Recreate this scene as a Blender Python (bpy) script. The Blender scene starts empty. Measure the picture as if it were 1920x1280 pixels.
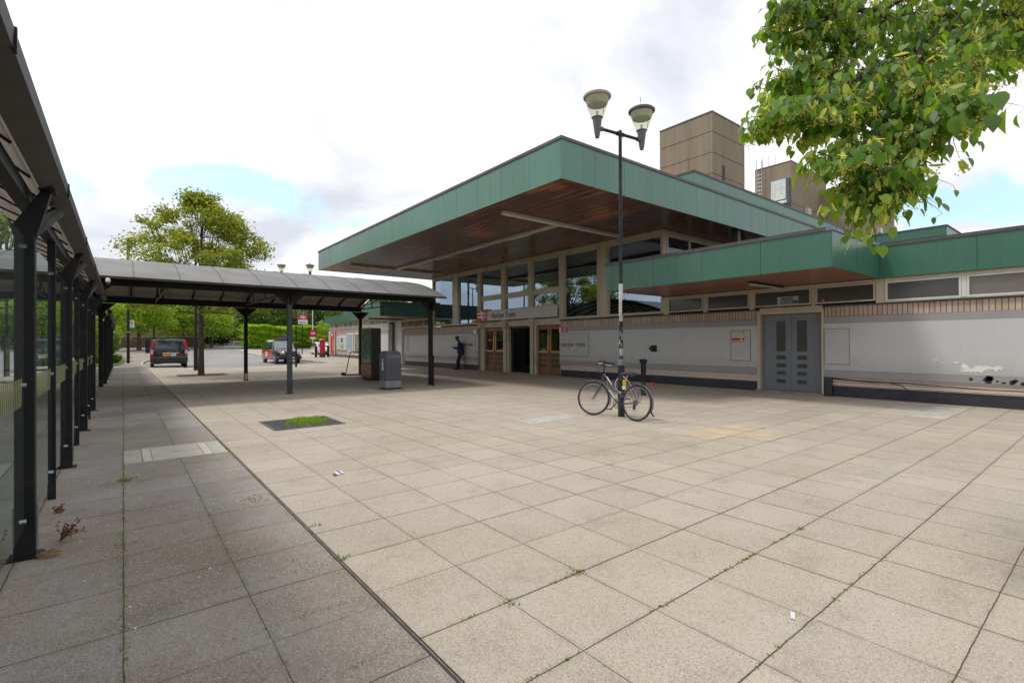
import bpy, bmesh, math, random
import numpy as np
from mathutils import Vector, Matrix, geometry
R = math.radians
random.seed(7)
sc = bpy.context.scene
COL = sc.collection

# ---------------------------------------------------------------- camera
cam = bpy.data.cameras.new('camera'); cam_o = bpy.data.objects.new('camera', cam); COL.objects.link(cam_o)
cam.sensor_width = 36; cam.lens = 922.2/1920*36; cam.clip_start = 0.05; cam.clip_end = 3000
def cam_axes(yaw, pitch, roll):
    f = Vector((math.sin(yaw)*math.cos(pitch), math.cos(yaw)*math.cos(pitch), math.sin(pitch)))
    r = Vector((math.cos(yaw), -math.sin(yaw), 0)); u = r.cross(f)
    c, s = math.cos(roll), math.sin(roll)
    return c*r+s*u, -s*r+c*u, f
r_, u_, f_ = cam_axes(R(38.33), R(0.171), R(-0.209))
mw = Matrix.Identity(4)
for i in range(3):
    mw[i][0] = r_[i]; mw[i][1] = u_[i]; mw[i][2] = -f_[i]
mw[2][3] = 1.5
cam_o.matrix_world = mw
sc.camera = cam_o

# ---------------------------------------------------------------- world, sun, exposure
SUN_EL, SUN_AZ = R(60), R(308)          # azimuth measured from +Y towards +X
w = bpy.data.worlds.new('World'); sc.world = w; w.use_nodes = True
nt = w.node_tree; N = nt.nodes; LK = nt.links; N.clear()
def nd(t, **k):
    n = N.new(t)
    for a, b in k.items(): setattr(n, a, b)
    return n
out = nd('ShaderNodeOutputWorld'); bg = nd('ShaderNodeBackground'); bg.inputs['Strength'].default_value = 0.1
LK.new(bg.outputs[0], out.inputs[0])
sky = nd('ShaderNodeTexSky', sky_type='NISHITA', sun_disc=False, sun_elevation=SUN_EL, sun_rotation=SUN_AZ)
sky.air_density = 1.2; sky.dust_density = 1.5
tc = nd('ShaderNodeTexCoord')
sep = nd('ShaderNodeSeparateXYZ'); LK.new(tc.outputs['Generated'], sep.inputs[0])
def wmath(op, a, b=None, c=None, clamp=False):
    n = nd('ShaderNodeMath', operation=op, use_clamp=clamp)
    for i, x in enumerate((a, b, c)):
        if x is None: continue
        if isinstance(x, (int, float)): n.inputs[i].default_value = x
        else: LK.new(x, n.inputs[i])
    return n.outputs[0]
zz = wmath('ADD', wmath('MAXIMUM', sep.outputs[2], 0.0), 0.22)
cmb = nd('ShaderNodeCombineXYZ')
LK.new(wmath('DIVIDE', sep.outputs[0], zz), cmb.inputs[0]); LK.new(wmath('DIVIDE', sep.outputs[1], zz), cmb.inputs[1])
def wnoise(scale, detail, dist=0.0, off=(0, 0, 0)):
    m = nd('ShaderNodeMapping'); m.inputs['Location'].default_value = off; LK.new(cmb.outputs[0], m.inputs[0])
    n = nd('ShaderNodeTexNoise'); n.inputs['Scale'].default_value = scale; n.inputs['Detail'].default_value = detail
    n.inputs['Distortion'].default_value = dist; n.inputs['Roughness'].default_value = 0.55; LK.new(m.outputs[0], n.inputs['Vector'])
    return n.outputs['Fac']
# openings in the cloud cover, as directions in the sky
def blob(d, sx, amp):
    v = Vector(d).normalized()
    dt = nd('ShaderNodeVectorMath', operation='DISTANCE'); LK.new(tc.outputs['Generated'], dt.inputs[0]); dt.inputs[1].default_value = v
    mr = nd('ShaderNodeMapRange', interpolation_type='SMOOTHSTEP'); LK.new(dt.outputs['Value'], mr.inputs[0])
    mr.inputs[1].default_value = 0.0; mr.inputs[2].default_value = sx; mr.inputs[3].default_value = amp; mr.inputs[4].default_value = 0.0
    return mr.outputs[0]
opn = None
for d, sx, amp in (((0.040, 0.967, 0.253), 0.052, .62), ((0.082, 0.962, 0.262), 0.072, .62), ((0.134, 0.953, 0.270), 0.077, .62), ((0.190, 0.944, 0.270), 0.083, .62), ((0.249, 0.933, 0.259), 0.077, .62), ((0.302, 0.922, 0.243), 0.062, .62), ((0.356, 0.904, 0.238), 0.052, .62), ((-0.050, 0.970, 0.238), 0.041, .62), ((0.958, 0.206, 0.201), 0.062, .62), ((0.965, 0.158, 0.211), 0.083, .62), ((0.970, 0.114, 0.217), 0.072, .62), ((0.978, 0.104, 0.179), 0.062, .62), ((-.9, .3, .3), .5, .6), ((-.6, -.6, .5), .4, .4), ((.12, .985, .12), .10, .35), ((.3, .94, .14), .10, .3)):
    b = blob(d, sx, amp); opn = b if opn is None else wmath('ADD', opn, b)
n1 = wnoise(2.6, 12, 0.35, (3.1, 1.7, 0)); n2 = wnoise(1.1, 9, 0.4, (8.2, 4.4, 0))
cov = wmath('ADD', wmath('MULTIPLY', wmath('SUBTRACT', n1, 0.5), 2.5), opn)
blue = nd('ShaderNodeMapRange', interpolation_type='SMOOTHSTEP'); LK.new(cov, blue.inputs[0])
blue.inputs[1].default_value = 0.36; blue.inputs[2].default_value = 0.80
shade = nd('ShaderNodeMapRange'); LK.new(n2, shade.inputs[0]); shade.inputs[1].default_value = 0.40; shade.inputs[2].default_value = 0.63
cr = nd('ShaderNodeMix', data_type='RGBA'); LK.new(shade.outputs[0], cr.inputs[0])
cr.inputs[6].default_value = (9.5, 9.5, 9.65, 1); cr.inputs[7].default_value = (5.7, 5.95, 6.6, 1)
mx = nd('ShaderNodeMix', data_type='RGBA'); LK.new(wmath('MULTIPLY', blue.outputs[0], 0.8), mx.inputs[0])
LK.new(cr.outputs[2], mx.inputs[6])
skb = nd('ShaderNodeMix', data_type='RGBA', blend_type='MULTIPLY'); skb.inputs[0].default_value = 1
LK.new(sky.outputs[0], skb.inputs[6]); skb.inputs[7].default_value = (1.75, 1.98, 2.0, 1)
LK.new(skb.outputs[2], mx.inputs[7])
LK.new(mx.outputs[2], bg.inputs['Color'])
sun = bpy.data.lights.new('sun', 'SUN'); sun.energy = 1.45; sun.angle = R(11); sun.color = (1, 0.955, 0.89)
sun_o = bpy.data.objects.new('sun', sun); COL.objects.link(sun_o)
sd = Vector((math.sin(SUN_AZ)*math.cos(SUN_EL), math.cos(SUN_AZ)*math.cos(SUN_EL), math.sin(SUN_EL)))
sun_o.rotation_euler = sd.to_track_quat('Z', 'Y').to_euler(); sun_o.location = (0, 0, 30)
sc.view_settings.view_transform = 'Standard'; sc.view_settings.look = 'None'; sc.view_settings.gamma = 1
sc.view_settings.exposure = 0.40; sc.view_settings.use_curve_mapping = False
sc.cycles.max_bounces = 8; sc.cycles.transparent_max_bounces = 24; sc.cycles.caustics_reflective = False; sc.cycles.caustics_refractive = False

# ---------------------------------------------------------------- materials
def node_mat(name):
    m = bpy.data.materials.new(name); m.use_nodes = True
    t = m.node_tree; p = t.nodes['Principled BSDF']
    return m, t, p
def nmath(t, op, a, b=None, c=None, clamp=False):
    n = t.nodes.new('ShaderNodeMath'); n.operation = op; n.use_clamp = clamp
    for i, x in enumerate((a, b, c)):
        if x is None: continue
        if isinstance(x, (int, float)): n.inputs[i].default_value = x
        else: t.links.new(x, n.inputs[i])
    return n.outputs[0]
def coords(t, scale=(1, 1, 1), kind='Object'):
    c = t.nodes.new('ShaderNodeTexCoord'); m = t.nodes.new('ShaderNodeMapping'); m.inputs['Scale'].default_value = scale
    t.links.new(c.outputs[kind], m.inputs[0]); return m.outputs[0]
def noise(t, vec, scale, detail=4, rough=0.6, dist=0.0):
    n = t.nodes.new('ShaderNodeTexNoise'); n.inputs['Scale'].default_value = scale; n.inputs['Detail'].default_value = detail
    n.inputs['Roughness'].default_value = rough; n.inputs['Distortion'].default_value = dist
    t.links.new(vec, n.inputs['Vector']); return n.outputs['Fac']
def mixc(t, fac, a, b, blend='MIX'):
    n = t.nodes.new('ShaderNodeMix'); n.data_type = 'RGBA'; n.blend_type = blend
    for i, x in ((0, fac), (6, a), (7, b)):
        if isinstance(x, (int, float)): n.inputs[i].default_value = x
        elif isinstance(x, tuple): n.inputs[i].default_value = x if len(x) == 4 else x+(1,)
        else: t.links.new(x, n.inputs[i])
    return n.outputs[2]
def ramp(t, fac, a, b, lo=0.0, hi=1.0):
    n = t.nodes.new('ShaderNodeMapRange'); n.interpolation_type = 'SMOOTHSTEP'; t.links.new(fac, n.inputs[0])
    n.inputs[1].default_value = a; n.inputs[2].default_value = b; n.inputs[3].default_value = lo; n.inputs[4].default_value = hi
    return n.outputs[0]
def bump(t, p, h, strength, dist=0.01):
    b = t.nodes.new('ShaderNodeBump'); b.inputs['Strength'].default_value = strength; b.inputs['Distance'].default_value = dist
    t.links.new(h, b.inputs['Height']); t.links.new(b.outputs[0], p.inputs['Normal']); return b
def sc3(c, k): return tuple(max(0, x*k) for x in c)
MC = {}
def mat(name, col, rough=0.6, metal=0.0, var=0.15, scale=3.0, streak=False, bmp=0.0, bsc=60, dirt=None, coat=0.0, spec=0.5):
    if name in MC: return MC[name]
    m, t, p = node_mat(name)
    v = coords(t, (3, 3, 0.35) if streak else (1, 1, 1))
    n = noise(t, v, scale, 6)
    c = mixc(t, ramp(t, n, 0.3, 0.7), sc3(col, 1-var), sc3(col, 1+var))
    if dirt:
        n2 = noise(t, coords(t), scale*0.7, 8, 0.7, 0.4)
        c = mixc(t, ramp(t, n2, 0.52, 0.72), c, dirt)
    t.links.new(c, p.inputs['Base Color'])
    p.inputs['Roughness'].default_value = rough; p.inputs['Metallic'].default_value = metal
    p.inputs['Specular IOR Level'].default_value = spec
    if coat: p.inputs['Coat Weight'].default_value = coat; p.inputs['Coat Roughness'].default_value = 0.08
    if bmp: bump(t, p, noise(t, coords(t), bsc, 4), bmp)
    MC[name] = m; return m

def paving(name, col, fleck_l, fleck_d, x0, y0, sx, sy, joint=0.006, moss=0.5, wear=0.10, tone=0.065):
    m, t, p = node_mat(name)
    v = coords(t); s = t.nodes.new('ShaderNodeSeparateXYZ'); t.links.new(v, s.inputs[0])
    wob = nmath(t, 'MULTIPLY', nmath(t, 'SUBTRACT', noise(t, v, 7, 3), 0.5), 0.012)
    gx = nmath(t, 'DIVIDE', nmath(t, 'SUBTRACT', nmath(t, 'ADD', s.outputs[0], wob), x0), sx)
    gy = nmath(t, 'DIVIDE', nmath(t, 'SUBTRACT', nmath(t, 'ADD', s.outputs[1], wob), y0), sy)
    def edge(g, size):
        fr = nmath(t, 'FRACT', g); d = nmath(t, 'MINIMUM', fr, nmath(t, 'SUBTRACT', 1.0, fr))
        return nmath(t, 'MULTIPLY', d, size)
    ex, ey = edge(gx, sx), edge(gy, sy)
    # some joints are wide and open, others are almost closed
    def jw(g, seed):
        wn = t.nodes.new('ShaderNodeTexWhiteNoise'); wn.noise_dimensions = '2D'
        c = t.nodes.new('ShaderNodeCombineXYZ'); t.links.new(nmath(t, 'ROUND', g), c.inputs[0]); c.inputs[1].default_value = seed
        t.links.new(c.outputs[0], wn.inputs['Vector']); return nmath(t, 'MULTIPLY_ADD', wn.outputs['Value'], joint*0.85, joint*0.30)
    nn = noise(t, v, 1.7, 5)
    jx = ramp(t, nmath(t, 'DIVIDE', ex, nmath(t, 'MULTIPLY', jw(gx, 1.3), nmath(t, 'ADD', nn, 0.45))), 0.55, 1.25, 1.0, 0.0)
    jy = ramp(t, nmath(t, 'DIVIDE', ey, nmath(t, 'MULTIPLY', jw(gy, 7.7), nmath(t, 'ADD', nn, 0.45))), 0.55, 1.25, 1.0, 0.0)
    j = nmath(t, 'MAXIMUM', jx, jy)
    cell = t.nodes.new('ShaderNodeCombineXYZ'); t.links.new(nmath(t, 'FLOOR', gx), cell.inputs[0]); t.links.new(nmath(t, 'FLOOR', gy), cell.inputs[1])
    wn = t.nodes.new('ShaderNodeTexWhiteNoise'); wn.noise_dimensions = '2D'; t.links.new(cell.outputs[0], wn.inputs['Vector'])
    c = mixc(t, wn.outputs['Value'], sc3(col, 1-tone), sc3(col, 1+tone))
    c = mixc(t, ramp(t, noise(t, v, 0.35, 6, 0.65), 0.38, 0.66), c, mixc(t, 1.0, c, (1-wear*1.1, 1-wear*1.5, 1-wear*2.0, 1), 'MULTIPLY'))
    c = mixc(t, ramp(t, noise(t, v, 2.3, 8, 0.7), 0.50, 0.74, 0, 0.65), c, mixc(t, 1.0, c, (0.66, 0.65, 0.63, 1), 'MULTIPLY'))
    spk = nmath(t, 'MULTIPLY', ramp(t, noise(t, v, 85, 3, .7), .52, .66, 0, .8), ramp(t, noise(t, v, 1.1, 5, .6), .42, .66, .12, 1.0))
    c = mixc(t, spk, c, mixc(t, 1.0, c, (0.45, 0.42, 0.38, 1), 'MULTIPLY'))
    # exposed aggregate
    vo = t.nodes.new('ShaderNodeTexVoronoi'); vo.inputs['Scale'].default_value = 150; t.links.new(v, vo.inputs['Vector'])
    sv = t.nodes.new('ShaderNodeSeparateColor'); t.links.new(vo.outputs['Color'], sv.inputs[0])
    c = mixc(t, ramp(t, sv.outputs[0], 0.76, 0.86, 0, 0.5), c, fleck_d)
    c = mixc(t, ramp(t, sv.outputs[1], 0.74, 0.84, 0, 0.55), c, fleck_l)
    c = mixc(t, ramp(t, noise(t, v, 160, 3), 0.56, 0.72, 0, 0.55), c, mixc(t, 1.0, c, (0.5, 0.48, 0.45, 1), 'MULTIPLY'))
    gum = t.nodes.new('ShaderNodeTexVoronoi'); gum.inputs['Scale'].default_value = 3.3; t.links.new(v, gum.inputs['Vector'])
    gs = t.nodes.new('ShaderNodeSeparateColor'); t.links.new(gum.outputs['Color'], gs.inputs[0])
    gr = nmath(t, 'MULTIPLY_ADD', gs.outputs[0], 0.05, 0.012)
    spot = nmath(t, 'MULTIPLY', ramp(t, nmath(t, 'DIVIDE', gum.outputs['Distance'], gr), 0.8, 1.2, 1, 0), ramp(t, gs.outputs[1], .62, .64, 0, .42))
    c = mixc(t, spot, c, mixc(t, ramp(t, gs.outputs[2], .6, .62), (0.12, 0.11, 0.10), (0.55, 0.53, 0.50)))
    # worn dark halo near joints, then the joint itself, partly mossy
    halo = nmath(t, 'MULTIPLY', ramp(t, nmath(t, 'MINIMUM', ex, ey), 0.0, 0.04, 1.0, 0.0), ramp(t, noise(t, v, 5, 4), 0.4, 0.65, 0.03, 0.34))
    c = mixc(t, halo, c, mixc(t, 1.0, c, (0.55, 0.53, 0.48, 1), 'MULTIPLY'))
    jc = mixc(t, ramp(t, noise(t, v, 2.1, 4), 0.60-0.12*moss, 0.70-0.12*moss), (0.055, 0.047, 0.035), (0.10, 0.115, 0.03))
    c = mixc(t, nmath(t, 'MULTIPLY', j, 0.9), c, jc)
    t.links.new(c, p.inputs['Base Color']); p.inputs['Roughness'].default_value = 0.88; p.inputs['Specular IOR Level'].default_value = 0.25
    h = nmath(t, 'SUBTRACT', nmath(t, 'MULTIPLY', vo.outputs['Distance'], 0.25), nmath(t, 'MULTIPLY', j, 1.5))
    bump(t, p, h, 0.3, 0.005)
    return m

def panel_mat(name, col, axis, pw, off=0.0, rough=0.35, var=0.06, streak=0.12):
    m, t, p = node_mat(name)
    v = coords(t); s = t.nodes.new('ShaderNodeSeparateXYZ'); t.links.new(v, s.inputs[0])
    g = nmath(t, 'DIVIDE', nmath(t, 'SUBTRACT', s.outputs[axis], off), pw)
    wn = t.nodes.new('ShaderNodeTexWhiteNoise'); wn.noise_dimensions = '1D'; t.links.new(nmath(t, 'FLOOR', g), wn.inputs['W'])
    c = mixc(t, wn.outputs['Value'], sc3(col, 1-var), sc3(col, 1+var))
    n = noise(t, coords(t, (6, 6, 0.25)), 2.2, 7, 0.7)
    c = mixc(t, ramp(t, n, 0.35, 0.75, 0, 1), c, mixc(t, 1.0, c, (1-streak*1.5, 1-streak, 1-streak*1.2, 1), 'MULTIPLY'))
    c = mixc(t, ramp(t, noise(t, coords(t, (9, 9, 0.4)), 3.0, 8, 0.75), 0.66, 0.8, 0, 0.25), c, (0.32, 0.36, 0.32))
    t.links.new(c, p.inputs['Base Color']); t.links.new(ramp(t, n, 0.3, 0.7, rough*0.8, rough*1.3), p.inputs['Roughness'])
    p.inputs['Specular IOR Level'].default_value = 0.5
    bump(t, p, noise(t, coords(t, (1, 1, 1)), 0.9, 2), 0.12, 0.05)
    return m

def wood_mat(name, dark, light, patch, pw=0.11, rough=0.45, axis=1, amt=0.6):
    m, t, p = node_mat(name)
    v = coords(t); s = t.nodes.new('ShaderNodeSeparateXYZ'); t.links.new(v, s.inputs[0])
    g = nmath(t, 'DIVIDE', s.outputs[axis], pw)
    wn = t.nodes.new('ShaderNodeTexWhiteNoise'); wn.noise_dimensions = '1D'; t.links.new(nmath(t, 'FLOOR', g), wn.inputs['W'])
    sx = (0.6, 5, 5) if axis == 1 else (5, 0.6, 5)
    n = noise(t, coords(t, sx), 1.6, 7, 0.65, 0.3)
    c = mixc(t, nmath(t, 'MULTIPLY', nmath(t, 'ADD', n, wn.outputs['Value']), 0.5), dark, light)
    n2 = nmath(t, 'ADD', noise(t, coords(t, (0.45, 0.45, 1)), 0.9, 6, 0.6), nmath(t, 'MULTIPLY', nmath(t, 'SUBTRACT', wn.outputs['Value'], 0.5), 0.16))
    c = mixc(t, ramp(t, n2, 0.5, 0.68, 0, amt), c, patch)
    fr = nmath(t, 'FRACT', g); d = nmath(t, 'MINIMUM', fr, nmath(t, 'SUBTRACT', 1.0, fr))
    ln = ramp(t, d, 0.02, 0.07, 1, 0)
    c = mixc(t, nmath(t, 'MULTIPLY', ln, 0.75), c, sc3(dark, 0.25))
    t.links.new(c, p.inputs['Base Color']); p.inputs['Roughness'].default_value = rough; p.inputs['Specular IOR Level'].default_value = 0.4
    bump(t, p, nmath(t, 'SUBTRACT', n, ln), 0.25, 0.004)
    return m

def brick_mat(name, c1, c2, mortar, bw, bh, off=0.5, axes=(1, 2), msize=0.008, rough=0.85):
    m, t, p = node_mat(name)
    v = coords(t); s = t.nodes.new('ShaderNodeSeparateXYZ'); t.links.new(v, s.inputs[0])
    c = t.nodes.new('ShaderNodeCombineXYZ'); t.links.new(s.outputs[axes[0]], c.inputs[0]); t.links.new(s.outputs[axes[1]], c.inputs[1])
    b = t.nodes.new('ShaderNodeTexBrick'); t.links.new(c.outputs[0], b.inputs['Vector'])
    b.offset = off; b.inputs['Scale'].default_value = 1; b.inputs['Mortar Size'].default_value = msize
    b.inputs['Brick Width'].default_value = bw; b.inputs['Row Height'].default_value = bh; b.inputs['Bias'].default_value = 0
    b.inputs['Color1'].default_value = c1+(1,); b.inputs['Color2'].default_value = c2+(1,); b.inputs['Mortar'].default_value = mortar+(1,)
    cc = mixc(t, ramp(t, noise(t, v, 3, 6), 0.45, 0.75, 0, 0.4), b.outputs['Color'], mixc(t, 1.0, b.outputs['Color'], (0.6, 0.58, 0.55, 1), 'MULTIPLY'))
    t.links.new(cc, p.inputs['Base Color']); p.inputs['Roughness'].default_value = rough
    bump(t, p, nmath(t, 'SUBTRACT', 1.0, b.outputs['Fac']), 0.5, 0.006)
    return m

def glass_mat(name, tint, refl=0.12, through=0.5, rough=0.01, diffuse=(0.02, 0.022, 0.02), wav=0.0, gcol=(.95, .97, 1)):
    m = bpy.data.materials.new(name); m.use_nodes = True; t = m.node_tree; t.nodes.clear()
    o = t.nodes.new('ShaderNodeOutputMaterial')
    tr = t.nodes.new('ShaderNodeBsdfTransparent'); tr.inputs[0].default_value = tint+(1,)
    df = t.nodes.new('ShaderNodeBsdfDiffuse'); df.inputs[0].default_value = diffuse+(1,)
    gl = t.nodes.new('ShaderNodeBsdfGlossy'); gl.inputs['Roughness'].default_value = rough; gl.inputs[0].default_value = gcol+(1,)
    m1 = t.nodes.new('ShaderNodeMixShader'); m1.inputs[0].default_value = through
    t.links.new(df.outputs[0], m1.inputs[1]); t.links.new(tr.outputs[0], m1.inputs[2])
    fr = t.nodes.new('ShaderNodeFresnel'); fr.inputs[0].default_value = 1.5
    ge = t.nodes.new('ShaderNodeNewGeometry')      # only the outer face of a pane mirrors
    f = nmath(t, 'MULTIPLY', nmath(t, 'ADD', fr.outputs[0], refl, clamp=True), nmath(t, 'SUBTRACT', 1.0, ge.outputs['Backfacing']))
    m2 = t.nodes.new('ShaderNodeMixShader'); t.links.new(f, m2.inputs[0]); t.links.new(m1.outputs[0], m2.inputs[1]); t.links.new(gl.outputs[0], m2.inputs[2])
    t.links.new(m2.outputs[0], o.inputs[0])
    if wav:
        b = t.nodes.new('ShaderNodeBump'); b.inputs['Strength'].default_value = wav; b.inputs['Distance'].default_value = 0.05
        t.links.new(noise(t, coords(t), 0.7, 2), b.inputs['Height']); t.links.new(b.outputs[0], gl.inputs['Normal'])
    return m

def leaf_mat(name, cols, trans=0.35, rough=0.5, tcol=None):
    m, t, p = node_mat(name)
    g = t.nodes.new('ShaderNodeNewGeometry')
    r = t.nodes.new('ShaderNodeValToRGB'); t.links.new(g.outputs['Random Per Island'], r.inputs[0])
    e = r.color_ramp.elements
    while len(e) < len(cols): e.new(0.5)
    for i, c in enumerate(cols): e[i].position = i/(len(cols)-1); e[i].color = c+(1,)
    n = noise(t, coords(t), 0.8, 3)
    c = mixc(t, ramp(t, n, 0.35, 0.65, 0, 0.5), r.outputs[0], mixc(t, 1.0, r.outputs[0], (0.72, 0.74, 0.7, 1), 'MULTIPLY'))
    t.links.new(c, p.inputs['Base Color']); p.inputs['Roughness'].default_value = rough; p.inputs['Specular IOR Level'].default_value = 0.35
    tl = t.nodes.new('ShaderNodeBsdfTranslucent'); t.links.new(mixc(t, 1.0, c, tcol or (1.9, 1.9, 0.6, 1), 'MULTIPLY'), tl.inputs[0])
    mx = t.nodes.new('ShaderNodeMixShader'); mx.inputs[0].default_value = trans
    o = t.nodes['Material Output']; t.links.new(p.outputs[0], mx.inputs[1]); t.links.new(tl.outputs[0], mx.inputs[2]); t.links.new(mx.outputs[0], o.inputs[0])
    return m

# ---------------------------------------------------------------- mesh helpers
class MB:
    def __init__(s): s.v = []; s.f = []
    def add(s, vs, fs):
        o = len(s.v); s.v += [tuple(v) for v in vs]; s.f += [tuple(i+o for i in f) for f in fs]; return s
    def box(s, x0, x1, y0, y1, z0, z1):
        x0, x1 = min(x0, x1), max(x0, x1); y0, y1 = min(y0, y1), max(y0, y1); z0, z1 = min(z0, z1), max(z0, z1)
        return s.add([(x0, y0, z0), (x1, y0, z0), (x1, y1, z0), (x0, y1, z0), (x0, y0, z1), (x1, y0, z1), (x1, y1, z1), (x0, y1, z1)],
                     [(0, 3, 2, 1), (4, 5, 6, 7), (0, 1, 5, 4), (1, 2, 6, 5), (2, 3, 7, 6), (3, 0, 4, 7)])
    def prism(s, pts, d, close=True):
        """pts: a loop of 3D points, d: extrusion vector"""
        n = len(pts); d = Vector(d); a = [Vector(p) for p in pts]; b = [p+d for p in a]
        s.add(a+b, [tuple(range(n))[::-1], tuple(range(n, 2*n))]+[(i, (i+1) % n, (i+1) % n+n, i+n) for i in range(n)])
        return s
    def tube(s, pts, r, n=8, caps=True):
        pts = [Vector(p) for p in pts]; m = len(pts)
        rs = r if isinstance(r, (list, tuple)) else [r]*m
        rings = []; up = None
        for i, p in enumerate(pts):
            t = (pts[min(i+1, m-1)]-pts[max(i-1, 0)])
            if t.length < 1e-9: t = Vector((0, 0, 1))
            t.normalize()
            if up is None:
                up = t.orthogonal().normalized()
            up = (up-t*up.dot(t))
            if up.length < 1e-6: up = t.orthogonal()
            up.normalize(); w_ = t.cross(up)
            rings.append([p+(up*math.cos(2*math.pi*k/n)+w_*math.sin(2*math.pi*k/n))*rs[i] for k in range(n)])
        vs = [q for r_ in rings for q in r_]; fs = []
        for i in range(m-1):
            for k in range(n):
                k2 = (k+1) % n; fs.append((i*n+k, i*n+k2, (i+1)*n+k2, (i+1)*n+k))
        if caps: fs += [tuple(range(n))[::-1], tuple(range((m-1)*n, m*n))]
        return s.add(vs, fs)
    def lathe(s, prof, c=(0, 0, 0), n=20, caps=True):
        vs = []; fs = []
        for r, z in prof:
            for k in range(n):
                a = 2*math.pi*k/n; vs.append((c[0]+r*math.cos(a), c[1]+r*math.sin(a), c[2]+z))
        for i in range(len(prof)-1):
            for k in range(n):
                k2 = (k+1) % n; fs.append((i*n+k, i*n+k2, (i+1)*n+k2, (i+1)*n+k))
        if caps: fs += [tuple(range(n))[::-1], tuple(range((len(prof)-1)*n, len(prof)*n))]
        return s.add(vs, fs)
    def torus(s, c, R_, r, axis='y', n=40, k=8, a0=0, a1=2*math.pi):
        full = abs(a1-a0-2*math.pi) < 1e-6; m = n if full else n+1; vs = []; fs = []
        for i in range(m):
            a = a0+(a1-a0)*i/n
            for j in range(k):
                b = 2*math.pi*j/k; rr = R_+r*math.cos(b); h = r*math.sin(b)
                vs.append((c[0]+rr*math.cos(a), c[1]+h, c[2]+rr*math.sin(a)))
        for i in range(n if full else n):
            i2 = (i+1) % m
            for j in range(k): fs.append((i*k+j, i*k+(j+1) % k, i2*k+(j+1) % k, i2*k+j))
        return s.add(vs, fs)
    def build(s, name, mt, parent=None, smooth=False, at=None, local=False, bevel=0.0, label=None):
        if parent is not None and not local:
            o = Vector((0, 0, 0)); q = parent
            while q is not None: o += Vector(q.location); q = q.parent
            vs = [tuple(Vector(v)-o) for v in s.v]
        elif at is not None and not local: vs = [tuple(Vector(v)-Vector(at)) for v in s.v]
        else: vs = s.v
        me = bpy.data.meshes.new(name); me.from_pydata(vs, [], s.f)
        bm = bmesh.new(); bm.from_mesh(me); bmesh.ops.recalc_face_normals(bm, faces=bm.faces); bm.to_mesh(me); bm.free()
        for m_ in (mt if isinstance(mt, (list, tuple)) else [mt]): me.materials.append(m_)
        if smooth:
            me.polygons.foreach_set('use_smooth', [True]*len(me.polygons))
            try: me.set_sharp_from_angle(angle=R(38))
            except Exception: pass
        ob = bpy.data.objects.new(name, me); COL.objects.link(ob)
        if at is not None: ob.location = at
        if parent is not None: ob.parent = parent
        if bevel:
            b = ob.modifiers.new('bevel', 'BEVEL'); b.width = bevel; b.segments = 2; b.limit_method = 'ANGLE'; b.angle_limit = R(40)
        if label: ob['label'] = label
        return ob
def tag(o, label, cat, group=None):
    o['label'] = label; o['category'] = cat
    if group: o['group'] = group
    return o
def thing(name, label, cat, loc=(0, 0, 0), rot=(0, 0, 0), group=None):
    o = bpy.data.objects.new(name, None); COL.objects.link(o); o.location = loc; o.rotation_euler = rot
    o.empty_display_size = 0.2
    return tag(o, label, cat, group)
def struct(o, kind='structure'):
    o['kind'] = kind; return o
def copy_tree(o, parent=None):
    c = o.copy(); COL.objects.link(c)
    if parent is not None: c.parent = parent
    for ch in list(o.children): copy_tree(ch, c)
    return c
def text_mb(s, size, origin, xdir, ydir, depth=0.004, sx=1.0, bold=0.0, align='LEFT'):
    cu = bpy.data.curves.new('t', 'FONT'); cu.body = s; cu.size = size; cu.extrude = depth; cu.offset = bold; cu.align_x = align
    cu.resolution_u = 3
    ob = bpy.data.objects.new('t', cu); COL.objects.link(ob)
    dg = bpy.context.evaluated_depsgraph_get(); me = bpy.data.meshes.new_from_object(ob.evaluated_get(dg))
    X = Vector(xdir).normalized(); Y = Vector(ydir).normalized(); Z = X.cross(Y); O = Vector(origin)
    mb = MB(); mb.add([O+X*v.co.x*sx+Y*v.co.y+Z*v.co.z for v in me.vertices], [tuple(p.vertices) for p in me.polygons])
    bpy.data.objects.remove(ob); bpy.data.curves.remove(cu); bpy.data.meshes.remove(me)
    return mb
def sm(t): t = max(0, min(1, t)); return t*t*(3-2*t)
def tz(x, y):
    z = float(np.interp(y, [-50, 34, 45, 57, 70, 80, 100, 130, 180, 300, 600], [0, 0, .05, .3, .6, .85, 1.5, 3, 6, 12, 20]))
    return z+.25*sm((y-28)/16)*sm((x-6)/7)*(1-sm((y-46)/12))
def inside(p, poly):
    x, y = p; c = False; j = len(poly)-1
    for i in range(len(poly)):
        xi, yi = poly[i]; xj, yj = poly[j]
        if (yi > y) != (yj > y) and x < (xj-xi)*(y-yi)/(yj-yi)+xi: c = not c
        j = i
    return c
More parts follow.
